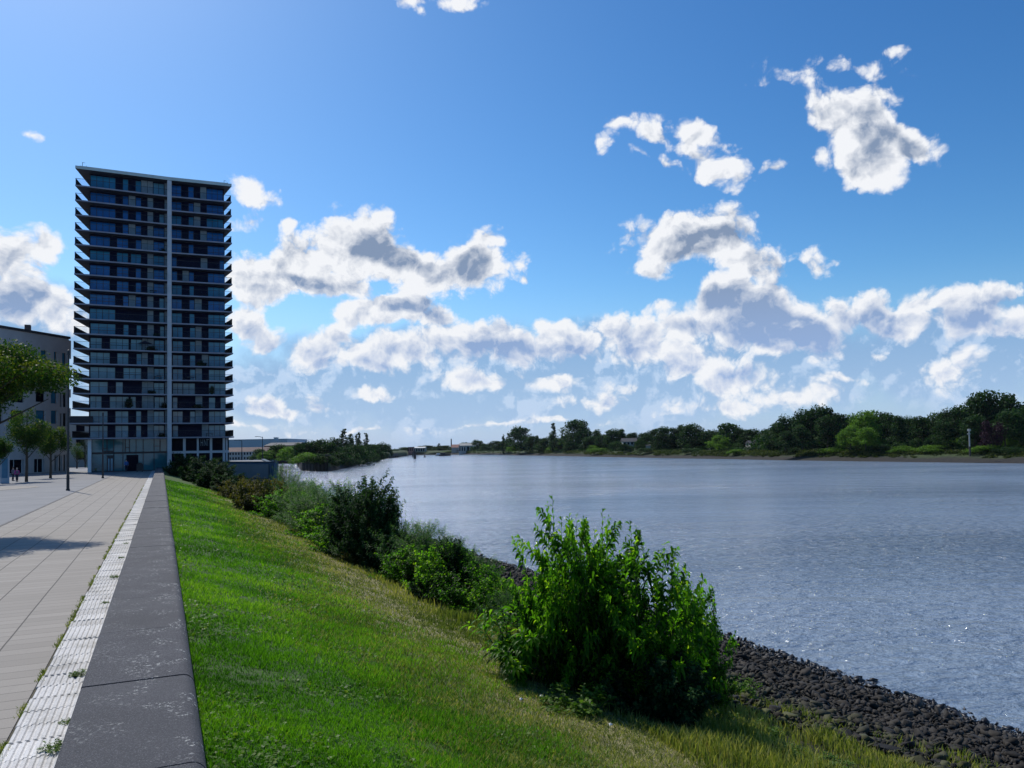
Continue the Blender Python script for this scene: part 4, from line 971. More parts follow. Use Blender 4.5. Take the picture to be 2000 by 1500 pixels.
WOOD = [
 (1520, 826, 893, 40, 300, 'round3', 'left shoulder tree where the dark wood begins'),
 (1545, 812, 893, 44, 295, 'round0', 'second tree of the dark wood, stepping up to the first peak'),
 (1575, 800, 893, 48, 290, 'round1', 'tall tree on the left of the first peak of the wood'),
 (1600, 792, 893, 50, 288, 'round2', 'highest dark tree of the first peak of the wood'),
 (1568, 830, 894, 34, 272, 'tall1', 'mid height tree in front of the first peak of the wood'),
 (1617, 812, 894, 40, 270, 'tall2', 'greyer green tree fronting the right of the first peak'),
 (1535, 842, 894, 30, 275, 'tall0', 'lower tree in front of the left end of the wood'),
 (1645, 808, 892, 42, 285, 'round3', 'dark tree in the dip right of the first peak'),
 (1664, 812, 892, 36, 283, 'round0', 'dark tree behind the left pale green tree'),
 (1662, 832, 893, 34, 255, 'light0', 'left pale green tree glowing against the dark wood'),
 (1690, 803, 893, 46, 262, 'light1', 'large yellow green tree above the two small pale ones'),
 (1692, 835, 893, 32, 248, 'light2', 'small bright round tree at the foot of the yellow green one'),
 (1722, 805, 892, 44, 275, 'round1', 'dark tree right of the large yellow green tree'),
 (1745, 808, 892, 36, 270, 'round2', 'dark rounded tree midway between the pale trees and the tall peak'),
 (1755, 813, 894, 34, 250, 'tall1', 'grey green tree fronting the middle of the wood'),
 (1780, 814, 892, 40, 262, 'round0', 'dark tree right of the grey green one in mid wood'),
 (1802, 814, 893, 44, 255, 'round3', 'broad lower tree left of the saddle in the wood'),
 (1832, 806, 893, 40, 252, 'round1', 'dark tree at the saddle before the tall peak'),
 (1845, 822, 895, 34, 232, 'tall0', 'mid green tree in front of the saddle'),
 (1862, 798, 893, 44, 245, 'round2', 'tree climbing to the left side of the tall peak'),
 (1888, 785, 893, 50, 242, 'round0', 'large tree on the left flank of the tall peak'),
 (1920, 764, 893, 60, 240, 'round3', 'highest tree of the whole wood, left crown of the tall peak'),
 (1962, 768, 893, 62, 238, 'round1', 'right crown of the tall peak of the wood'),
 (1905, 812, 895, 44, 222, 'tall2', 'tree behind the white channel pole'),
 (1965, 800, 896, 54, 218, 'round2', 'broad dark tree in front of the tall peak near the purple tree'),
 (1940, 822, 896, 40, 212, 'purple0', 'purple leaved tree by the water under the tall peak'),
 (2010, 795, 896, 60, 225, 'round0', 'dark tree at the right edge of the wood'),
 (2060, 790, 897, 70, 225, 'round3', 'dark tree just past the right edge of the wood'),
 (2130, 800, 898, 80, 225, 'round2', 'dark tree well past the right edge of the wood'),
 (2220, 795, 899, 90, 225, 'round1', 'farthest right dark tree past the edge of the wood')]
for a in WOOD: dtree(*a, group='trees of the dark wood on the far bank', zb=0.0)
r_ = random.Random(4); k = 0
spots = ['below the bend', 'left of the narrow poplar', 'under the great domed tree', 'on the lawn left of the bungalow', 'on the lawn in front of the bungalow', 'left of the timber channel pole', 'right of the timber channel pole',
 'below the spreading dark tree', 'in front of the white cottage', 'where the wood begins', 'below the first peak of the wood', 'left of the pale green trees', 'under the pale green trees', 'under the mid wood', 'below the saddle', 'left of the white channel pole', 'right of the white channel pole', 'below the purple tree']
xs_ = [1000, 1058, 1112, 1160, 1215, 1285, 1350, 1410, 1480, 1530, 1590, 1640, 1690, 1750, 1820, 1875, 1915, 1975]
for x, sp_ in zip(xs_, spots):
    f_ = (x - 1000) / 1000; d = 600 - 150 * min(1, f_ * 2.2) - 230 * max(0, min(1, (f_ - .15) * 1.25)); d = float(np.interp(x, [1000, 1100, 1200, 1300, 1400, 1500, 1600, 1700, 1850, 2000], [590, 505, 425, 375, 335, 300, 268, 245, 222, 208]))
    for j, wd in enumerate(('rounded', 'ragged', 'sprawling')):
        px = x + r_.uniform(-9, 9) + j * 18; q = at_d(px, 880, d + r_.uniform(4, 14)); q.z = -.9; kd = r_.choice(['bush0', 'bush1', 'lbush0', 'lbush1', 'bush2'])
        tree(kd, q, r_.uniform(2.2, 4.2) if x > 1300 else r_.uniform(2.8, 5.2), r_.uniform(14, 26) * d / F_PX, f"low {wd} {'pale' if kd[0] == 'l' else 'dark'} bush on the far bank {sp_}", 'bush', 'bushes along the top of the far bank')
# undergrowth and bushes on the slope of the far bank
SHORE = [(2300, 912), (2000, 905.5), (1850, 903.5), (1700, 901.5), (1600, 900), (1500, 898.5), (1400, 896.5), (1300, 895), (1200, 893), (1100, 891), (1020, 889.3), (960, 888.2), (900, 888)]
SX = [a for a, b in SHORE][::-1]; SY = [b for a, b in SHORE][::-1]
def on_bank(px, inl):
    P = at_z(px, float(np.interp(px, SX, SY)), WZ); rd_ = Vector((P.x, P.y, 0)).normalized(); q = P + rd_ * inl
    q.z = float(np.interp(inl, [0, 6, 11, 16, 26, 60], [-3.85, -3.0, -2.1, -1.3, -.5, .3])) - .25; return q
def undergrowth(name, label, lo_, hi_, n, mat, seed, r0, r1):
    r = np.random.default_rng(seed); bl = []
    for i in range(n):
        px = r.uniform(905, 2150); q = on_bank(px, r.uniform(lo_, hi_)); s = r.uniform(r0, r1)
        if hash_noise(px, seed, .03, seed) < .35: continue
        bl.append((q.x, q.y, q.z + s * .3, s * 1.8, s * 1.8, s * .55))
    v, f, rn = clump_crown(seed, bl, 60 * len(bl), .20); o = link(name, np_mesh(name, v, f, mat, rn)); tag(o, label, 'undergrowth', kind='stuff')
undergrowth('undergrowth', 'olive green undergrowth covering the slope of the far bank', 12, 26, 900, M['leaf_bank'], 301, .6, 1.3)
undergrowth('undergrowth', 'darker green undergrowth along the top of the far bank', 22, 40, 800, M['leaf_far'], 302, .9, 1.9)
undergrowth('dry_reeds', 'low yellowish growth at the top of the mud on the far bank', 9, 18, 700, M['leaf_bank'], 303, .35, .7)
for j, (px, inl, h_, w_, kd, lab) in enumerate(((1345, 17, 2.0, 6, 'bush0', 'dark bush on the slope below the timber channel pole'), (1440, 15, 1.8, 6, 'lbush0', 'olive bush on the slope left of the cottage'), (1545, 18, 2.4, 7, 'bush1', 'dark bush on the slope below the left end of the wood'),
    (1625, 17, 2.0, 7, 'lbush1', 'olive bush on the slope below the first peak of the wood'), (1725, 20, 2.6, 8, 'bush2', 'dark bush on the slope right of the pale trees'), (1765, 18, 2.2, 6, 'lbush0', 'pale green reeds on the slope under the mid wood'),
    (1830, 20, 2.2, 8, 'lbush1', 'pale green bush on the slope below the saddle'), (1930, 18, 2.2, 8, 'lbush0', 'pale green bush on the slope right of the white pole'), (1975, 16, 1.8, 7, 'bush0', 'dark bush on the slope near the right edge'), (1260, 18, 2.4, 8, 'bush1', 'dark bush on the slope below the garden shed'), (1170, 18, 2.6, 9, 'lbush1', 'olive bush on the slope right of the great domed tree'))):
    tree(kd, on_bank(px, inl), h_, w_, lab, 'bush', 'bushes on the slope of the far bank')
# the wood behind, read as one mass
def wood_mass(name, label, rows, seed):
    r = np.random.default_rng(seed); bl = []; 
    for px, top, d in rows:
        q = at_d(px, top, d); w = r.uniform(4.5, 7.5)
        for zc in np.arange(q.z - 2.6, -1.0, -3.4): bl.append((q.x + r.normal(0, 2), q.y + r.normal(0, 2), zc, w, w, 3.2))
    v, f, rn = clump_crown(seed, bl, 160 * len(bl), .62); o = link(name, np_mesh(name, v, f, M['leaf_far'], rn)); tag(o, label, 'wood', kind='stuff')
r_ = random.Random(12); rows = []
for x in range(1500, 2300, 9):
    t = np.interp(x, [1500, 1540, 1600, 1640, 1700, 1800, 1850, 1900, 2000, 2300], [842, 826, 808, 820, 815, 822, 820, 800, 790, 800]); rows.append((x, t + r_.uniform(0, 10), 310 + r_.uniform(-12, 12)))
wood_mass('dark_wood', 'continuous dark wood standing behind the front trees of the far bank', rows, 201)
rows = []
for x in range(930, 1505, 7):
    t = np.interp(x, [930, 960, 1000, 1060, 1150, 1300, 1400, 1505], [872, 868, 862, 860, 858, 850, 845, 842]); rows.append((x, t + r_.uniform(0, 7), float(np.interp(x, [930, 1100, 1300, 1505], [760, 600, 470, 385]))))
wood_mass('distant_wood', 'low continuous woodland behind the trees between the bend and the cottage', rows, 202)
rows = []
for x in range(740, 940, 4):
    t = np.interp(x, [740, 800, 860, 940], [877, 874, 871, 868]); rows.append((x, t + r_.uniform(0, 4), 950 + r_.uniform(-40, 40)))
wood_mass('skyline_wood', 'thin hazy woodland on the skyline upriver', rows, 203)
# houses on the far bank
house('town_house', 'red roofed far house with a pink front behind the mooring piles', 797, 807, 873.5, 885, 780, 10, 'red_roof', 'render_grey', 0, 3, 1)
house('town_house', 'long white roofed far hall right of the pink house', 807, 830, 872.5, 885, 800, 16, 'render_grey', 'white_wall', 1.2, 5, 1)
house('town_house', 'brown gabled far house right of the thin mast', 882, 896, 868, 886, 760, 12, 'render_grey', 'red_roof', 3)
house('town_house', 'white fronted far house with a flat dark roof near the bend', 896, 910, 871.5, 886, 740, 12, 'render_grey', 'roof_dark', 0, 3, 1)
house('town_house', 'wide grey roofed house rising above the far white front', 897, 925, 865.5, 886, 770, 14, 'render_grey', 'render_grey', 2.4, 4, 1)
house('bungalow', 'low bungalow with a pale wall between trees on the far bank', 1217, 1245, 855.5, 871, 440, 9, 'render_grey', 'roof_dark', 2.0, 4, 1)
house('cottage', 'small white gabled cottage at the left foot of the wood', 1466, 1484, 860, 872, 330, 7, 'render_grey', 'roof_dark', 1.4, 3, 1)
house('garden_shed', 'small pale garden shed right of the bungalow on the far bank', 1262, 1271, 868, 876, 420, 4, 'render_grey', 'roof_dark', .6)
# masts and poles
def pole(name, label, px, yt, yb, d, r0, mat, cat, arm=0, low=None, z=None):
    q = at_d(px, yb, d); zt = at_d(px, yt, d).z; o = thing(name, (q.x, q.y, q.z), label, cat); H_ = zt - q.z
    MB().tube([(0, 0, -1.0 if low is None else H_ * low), (0, 0, H_)], [r0, r0 * .8], 8).obj('post', M[mat], o)
    if low: MB().tube([(0, 0, -1), (0, 0, H_ * low)], [r0 * 1.3, r0 * 1.3], 8).obj('post_base', M['timber'], o)
    if arm:
        MB().box(-arm, arm * .6, -.12, .12, H_ - 1.15, H_ - .85).obj('crossarm', M[mat], o); MB().box(-.3, .3, -.3, .3, H_ - .3, H_ + .35).obj('lantern', M[mat], o)
    return o
pole('channel_marker', 'slim white channel pole with a crossarm and dark foot before the purple tree', 1894.5, 840, 884, 205, .19, 'render_grey', 'marker pole', .65, .27)
pole('channel_marker', 'plain timber channel pole beside the near black trees', 1337.5, 851, 890, 372, .32, 'timber', 'marker pole', 0)
pole('chimney_mast', 'thin far chimney mast on the skyline at the river bend', 881.5, 857, 872, 900, .8, 'roof_dark', 'mast')
# mooring piles, buoy, boat
for i, (px, yt, yb, d, r0) in enumerate(((796.5, 885.5, 893, 600, .22), (800.5, 884, 890.5, 640, .22), (806, 883.5, 892.5, 590, .45), (810.3, 882.5, 896, 520, 1.0), (806.8, 882.5, 889.5, 640, .3), (816, 885, 893.5, 600, .15))):
    lab = ['thin leftmost mooring pile standing in the river', 'thin mooring pile second from the left in the river', 'medium mooring pile beside the thickest one', 'thickest mooring dolphin of the group in the river', 'short mooring pile behind the thickest one', 'thin rightmost mooring pile standing in the river'][i]
    q = at_z(px, yb, WZ); zt = at_d(px, yt, (Vector(q) - CP).dot(CF)).z
    o = thing('mooring_pile', q, lab, 'pile', 'mooring piles in the river'); MB().tube([(0, 0, -1), (0, 0, zt - WZ)], [r0, r0 * .9], 8).obj('post', M['timber'], o)
    if r0 > .8: MB().tube([(0, 0, zt - WZ), (0, 0, zt - WZ + .3)], [r0 * 1.15, r0 * 1.15], 8).obj('cap', M['roof_dark'], o)
q = at_z(829.5, 893, WZ); o = thing('buoy', q, 'small dark conical buoy floating in the river', 'buoy')
MB().ball((0, 0, .2), (.95, .95, .6)).obj('float', M['dark_metal'], o); MB().tube([(0, 0, .5), (0, 0, 2.4)], [.45, .12], 8).obj('cone', M['dark_metal'], o)
q = at_z(868.5, 890.5, WZ); o = thing('motor_boat', q, 'dark hulled motor boat with a pale cabin moored far upriver', 'boat', rz=R(-12))
hull = MB(); n_ = 7; vs = []
for i in range(n_):
    t = i / (n_ - 1); w = 1.6 * math.sin(math.pi * min(.5, .12 + t * .75)) if t < .55 else 1.6 * (1 - ((t - .5) / .5) ** 2.2) + .03; x = -5 + 10 * t; s = .5 * t * t
    vs += [(x, -w, 1.2 + s), (x, -w * .6, -.2), (x, w * .6, -.2), (x, w, 1.2 + s)]
hull.add(vs, [(i * 4 + k, (i + 1) * 4 + k, (i + 1) * 4 + (k + 1) % 4, i * 4 + (k + 1) % 4) for i in range(n_ - 1) for k in range(4)] + [(0, 1, 2, 3), tuple(reversed([(n_ - 1) * 4 + k for k in range(4)]))])
hull.obj('hull', M['dark_metal'], o); MB().box(-3.6, .6, -1.0, 1.0, 1.25, 2.7).obj('cabin', M['dark_metal'], o)
q = at_z(860, 890.2, WZ); o = thing('work_barge', q, 'low pale grey barge moored just left of the dark motor boat', 'boat', rz=R(-8))
MB().prism([(-4.4, -1.4), (3.6, -1.4), (4.6, 0), (3.6, 1.4), (-4.4, 1.4)], -.3, 1.1).obj('hull', M['render_grey'], o); MB().box(-3.2, -.6, -.9, .9, 1.1, 2.2).obj('wheelhouse', M['white_wall'], o)

# ------------------------------------------------------------------ grass (nobody could count it)
def frac_pts(n, dmin, dmax, azlo, azhi, seed):
    r = np.random.default_rng(seed); d = dmin * (dmax / dmin) ** r.uniform(0, 1, n); a = r.uniform(R(azlo), R(azhi), n)
    return d * np.sin(a), d * np.cos(a), d, r
def blades(name, x, y, z, h, w, rnd, mat, r, lean=.45, label=None, seg2=False):
    n = len(x); a = r.uniform(0, 2 * math.pi, n); ln = r.uniform(.1, 1, n) * lean * h; la = r.uniform(0, 2 * math.pi, n)
    dx, dy = np.cos(a) * w * .5, np.sin(a) * w * .5; tx, ty_ = x + np.cos(la) * ln, y + np.sin(la) * ln
    if not seg2:
        v = np.stack([np.stack([x - dx, y - dy, z], 1), np.stack([x + dx, y + dy, z], 1), np.stack([tx, ty_, z + h], 1)], 1).reshape(-1, 3); f = np.arange(3 * n).reshape(-1, 3); k = 3
        fs = [f]
    else:
        mx_, my_ = x + np.cos(la) * ln * .3, y + np.sin(la) * ln * .3
        v = np.stack([np.stack([x - dx, y - dy, z], 1), np.stack([x + dx, y + dy, z], 1), np.stack([mx_ + dx * .8, my_ + dy * .8, z + h * .6], 1), np.stack([mx_ - dx * .8, my_ - dy * .8, z + h * .6], 1), np.stack([tx, ty_, z + h * .95], 1)], 1).reshape(-1, 3); k = 5
        b = np.arange(n)[:, None] * 5; fs = [b + np.array([[0, 1, 2, 3]]), b + np.array([[3, 2, 4]])]
    o = link(name, np_mesh(name, v, fs, mat, np.repeat(rnd, k))); o['kind'] = 'stuff'
    return o
x, y, d, r = frac_pts(900000, 3.3, 75, -8, 62, 3)
fx = x + 1.5 * (hash_noise(x, y, .5, 8) - .5)
k = (x > .27) & (x < 5.2) & (r.uniform(0, 1, len(x)) < np.clip((5.1 - fx) / 2.0, .0, 1))
bare = hash_noise(x, y, 1.9, 21) * .6 + hash_noise(x, y, 5.0, 22) * .4
k &= ~((bare > .73) & (r.uniform(0, 1, len(x)) < .7))
x, y, d = x[k], y[k], d[k]; tuft = hash_noise(x, y, 2.2, 9) * .6 + hash_noise(x, y, 6, 10) * .4
h = (.026 + .065 * tuft ** 1.5) * r.uniform(.6, 1.3, len(x)) * (1 + d / 60); w = .0055 * (1 + d / 7)
rnd = np.clip(.0 + .55 * r.uniform(0, 1, len(x)) + .75 * (hash_noise(x, y, .7, 12) - .4) + .35 * (hash_noise(x, y, .18, 13) - .4) + .25 * (tuft - .5), 0, 1)
tag(blades('grass', x, y, bank_z(x, y) - .006, h, w, rnd, M['blade'], r, 1.0), 'short bright green mown lawn sloping from the wall', 'grass')
print('lawn', len(x))
# short dry grass of the mown strip
x, y, d, r = frac_pts(420000, 4.5, 75, 0, 62, 4)
k = (x > 1.4) & (x < 7.2) & (r.uniform(0, 1, len(x)) < np.clip((x + 1.6 * (hash_noise(x, y * .35, .8, 55) - .5) - 1.9) / 1.7, 0, 1)); x, y, d = x[k], y[k], d[k]
h = .05 * r.uniform(.5, 1.5, len(x)) * (1 + d / 60); w = .006 * (1 + d / 7)
rnd = np.clip(r.uniform(0, 1, len(x)) + .6 * (hash_noise(x, y, .8, 14) - .5), 0, 1)
tag(blades('dry_grass', x, y, bank_z(x, y) - .006, h, w, rnd, M['blade_tall'], r, 1.3), 'short straw coloured grass along the foot of the lawn', 'grass')
# tall yellow grass before the bushes
x, y, d, r = frac_pts(330000, 4.5, 85, 2, 64, 5)
edge = 5.0 + 1.0 * hash_noise(x, y, .4, 16); k = (x > edge) & (x < 8.3 + 1.6 * hash_noise(x, y, .5, 17) + 2.4 * np.clip((11.5 - y) / 4, 0, 1)) ; k &= r.uniform(0, 1, len(x)) < .35 + .65 * (hash_noise(x, y, .9, 18) > .35)
x, y, d = x[k], y[k], d[k]; tf = hash_noise(x, y, 1.3, 19)
h = (.08 + .20 * tf) * r.uniform(.5, 1.25, len(x)) * np.clip((x - 4.6) / 1.6, .35, 1); w = .007 * (1 + d / 8)
rnd = np.clip(.15 + .7 * r.uniform(0, 1, len(x)) + .7 * (hash_noise(x, y, .35, 20) - .5), 0, 1)
tag(blades('tall_grass', x, y, bank_z(x, y) - .01, h, w, rnd, M['blade_tall'], r, .55, seg2=True), 'tall yellow green grass fringing the bushes above the stones', 'grass')
# clover and weeds in the lawn: small flat leaves
x, y, d, r = frac_pts(60000, 3.3, 40, -6, 55, 6); k = (x > .3) & (x < 4.4) & (hash_noise(x, y, .8, 23) > .58); x, y, d = x[k], y[k], d[k]; z = bank_z(x, y) + .02
n = len(x); s = .011 * r.uniform(.6, 1.5, n) * (1 + d / 12); a = r.uniform(0, 6.28, n); tz = r.normal(0, .4, n) * s
v = np.stack([np.stack([x + np.cos(a + q) * s, y + np.sin(a + q) * s, z + tz * (1 if q < 2 else -1)], 1) for q in (0, 1.57, 3.14, 4.71)], 1).reshape(-1, 3)
o = link('clover', np_mesh('clover', v, np.arange(4 * n).reshape(-1, 4), M['weed'], np.repeat(r.uniform(.2, 1, n), 4))); o['kind'] = 'stuff'

# ------------------------------------------------------------------ shrubs grown from shoots
def shoots(seed, nshoot, reach, height, nleaf, ll, lw, droop=.5, base_r=.25, low=.15, side=3, curl=.6, wind=(0.25, -.1), up=.75, jitter=.25, stem=.012, hfun=None):
    """returns leaf mesh arrays and stem tubes in metres"""
    r = np.random.default_rng(seed); paths = []
    for i in range(nshoot):
        a = r.uniform(0, 2 * math.pi); q = math.sqrt(r.uniform(0, 1)); b0 = np.array([math.cos(a), math.sin(a), 0]) * base_r * q * r.uniform(.3, 1)
        e = reach * q * r.uniform(.75, 1.1); hh = height * (1 - .5 * (q ** 2.2)) * r.uniform(.74, .97)
        tip = np.array([math.cos(a) * e, math.sin(a) * e, hh]); mid = b0 * .4 + tip * .5 + np.array([math.cos(a), math.sin(a), 0]) * e * .10 + np.array([0, 0, hh * .04]) + r.normal(size=3) * jitter * .15
        if r.uniform() < .28: tip = np.array([math.cos(a) * e * 1.12, math.sin(a) * e * 1.12, hh * r.uniform(.2, .7)]); mid = (b0 + tip) * .5 + np.array([0, 0, .12 * height])
        paths.append((b0, mid, tip, 1.0))
        for s_ in range(side):
            t = r.uniform(low + .1, .9); p = (1 - t) ** 2 * b0 + 2 * t * (1 - t) * mid + t * t * tip; a2 = a + r.normal(0, 1.1); L_ = height * r.uniform(.12, .28)
            d_ = np.array([math.cos(a2) * .6, math.sin(a2) * .6, r.uniform(.2, .9)]); d_ /= np.linalg.norm(d_)
            paths.append((p, p + d_ * L_ * .5, p + d_ * L_ + np.array([wind[0], wind[1], 0]) * L_ * .3, .45))
    V, F4, F3, Rn = [], [], [], []; B = MB()
    for pi, (p0, p1, p2, wt) in enumerate(paths):
        n = max(4, int(nleaf * wt)); t = np.linspace(low if wt == 1 else .12, 1.0, n) + r.normal(0, .01, n); t = np.clip(t, 0, 1)[:, None]
        C_ = (1 - t) ** 2 * p0 + 2 * t * (1 - t) * p1 + t * t * p2; T_ = 2 * (1 - t) * (p1 - p0) + 2 * t * (p2 - p1); T_ /= np.linalg.norm(T_, axis=1)[:, None] + 1e-9
        ph = np.arange(n) * 2.4 + r.uniform(0, 6); ref = np.array([.3, .9, .1]); A_ = np.cross(T_, ref); A_ /= np.linalg.norm(A_, axis=1)[:, None]; B_ = np.cross(T_, A_)
        out = A_ * np.cos(ph)[:, None] + B_ * np.sin(ph)[:, None]
        D_ = out * .85 + T_ * up * r.uniform(.5, 1.2, (n, 1)) + np.array([wind[0], wind[1], 0.0]); D_ /= np.linalg.norm(D_, axis=1)[:, None]
        Ln = ll * r.uniform(.6, 1.2, n) * (1 - .35 * t[:, 0] ** 3); W2 = np.cross(D_, np.array([0, 0, 1.0]) + r.normal(0, .35, (n, 3))); W2 /= np.linalg.norm(W2, axis=1)[:, None] + 1e-9
        g_ = np.array([wind[0] * .5, wind[1] * .5, -1.0]); wv_ = (lw * Ln / ll)[:, None] * .5; L1 = Ln[:, None]
        q1 = C_ + D_ * L1 * .35 + g_ * L1 * droop * .06; q2 = C_ + D_ * L1 * .70 + g_ * L1 * droop * .26; q3 = C_ + D_ * L1 * .95 + g_ * L1 * droop * .62
        fold = np.array([0, 0, 1.0]) * wv_ * curl
        V.append(np.stack([C_, q1 - W2 * wv_ + fold, q1, q1 + W2 * wv_ + fold, q2 - W2 * wv_ * .8 + fold * .8, q2, q2 + W2 * wv_ * .8 + fold * .8, q3], 1).reshape(-1, 3))
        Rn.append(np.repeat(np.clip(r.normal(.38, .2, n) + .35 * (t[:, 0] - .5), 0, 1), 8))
        if wt == 1 or pi % 2: B.tube([p0, .25 * p0 + .5 * p1 + .25 * p2, p2], [stem * wt * 1.3, stem * wt * .8, stem * wt * .25], 5)
    V = np.concatenate(V); n = len(V) // 8; b = np.arange(n)[:, None] * 8
    f4 = np.concatenate([b + np.array([[1, 4, 5, 2]]), b + np.array([[2, 5, 6, 3]])]); f3 = np.concatenate([b + np.array([[0, 1, 2]]), b + np.array([[0, 2, 3]]), b + np.array([[4, 7, 5]]), b + np.array([[5, 7, 6]])])
    return V, [f4, f3], np.concatenate(Rn), B
SH = {}
def shrub_kind(key, mat, **kw):
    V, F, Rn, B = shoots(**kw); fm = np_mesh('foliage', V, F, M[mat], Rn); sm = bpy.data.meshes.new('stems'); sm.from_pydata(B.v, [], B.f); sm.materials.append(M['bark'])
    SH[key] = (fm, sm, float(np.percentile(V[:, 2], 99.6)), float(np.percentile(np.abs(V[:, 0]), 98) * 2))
shrub_kind('great', 'leaf_bush', seed=5, nshoot=56, reach=2.0, height=3.0, nleaf=54, ll=.23, lw=.092, base_r=.7, side=3, droop=.42, low=.10, wind=(.35, -.15))
shrub_kind('small', 'leaf_bush', seed=6, nshoot=26, reach=1.0, height=1.25, nleaf=26, ll=.20, lw=.055, base_r=.3, side=3, droop=.8, low=.12, wind=(.1, -.1))
shrub_kind('willow0', 'leaf_willow', seed=7, nshoot=80, reach=1.3, height=2.2, nleaf=50, ll=.13, lw=.026, base_r=.6, side=4, droop=.5, low=.08, wind=(.4, -.1), stem=.007)
shrub_kind('willow1', 'leaf_willow', seed=8, nshoot=75, reach=1.5, height=1.9, nleaf=50, ll=.13, lw=.024, base_r=.7, side=4, droop=.5, low=.08, wind=(.4, -.1), stem=.007)
shrub_kind('dark0', 'leaf_dark', seed=9, nshoot=60, reach=1.0, height=3.0, nleaf=48, ll=.14, lw=.09, base_r=.5, side=6, droop=.25, low=.05, wind=(.0, 0), up=.4)
shrub_kind('dark1', 'leaf_dark', seed=10, nshoot=60, reach=1.25, height=1.9, nleaf=40, ll=.14, lw=.09, base_r=.6, side=5, droop=.25, low=.05, wind=(.0, 0), up=.4)
shrub_kind('green0', 'leaf_bush', seed=12, nshoot=64, reach=1.25, height=1.8, nleaf=36, ll=.12, lw=.06, base_r=.6, side=5, droop=.35, low=.06, wind=(.1, 0), up=.4)
shrub_kind('amber', 'leaf_amber', seed=13, nshoot=60, reach=1.4, height=1.5, nleaf=34, ll=.15, lw=.07, base_r=.7, side=4, droop=.3, low=.06, wind=(.1, 0), up=.4)
shrub_kind('herb', 'weed', seed=14, nshoot=26, reach=.5, height=.6, nleaf=14, ll=.10, lw=.045, base_r=.25, side=2, droop=.3, low=.05, wind=(0, 0), stem=.004)
def shrub(kind, px, ybase, ytop, wpx, label, name='shrub', rz=0.0, group='bushes along the river bank', cat='shrub', p=None, fw_=1.0):
    p = p or bank_hit(px, ybase); d = (p - CP).dot(CF); fm, sm, hh, ww = SH[kind]
    h = (ybase - ytop) * d / F_PX; w = wpx * d / F_PX * fw_ * (1.0 if kind in ('great', 'small') else 1.5 if kind in ('willow0', 'willow1', 'green0') else 1.25)
    z = float(bank_z(p.x, p.y))
    o = thing(name, (p.x, p.y, z - .05), label, cat, group, rz=rz, s=(w / ww, w / ww, h / hh)); link('foliage', fm, o); link('stems', sm, o); return o
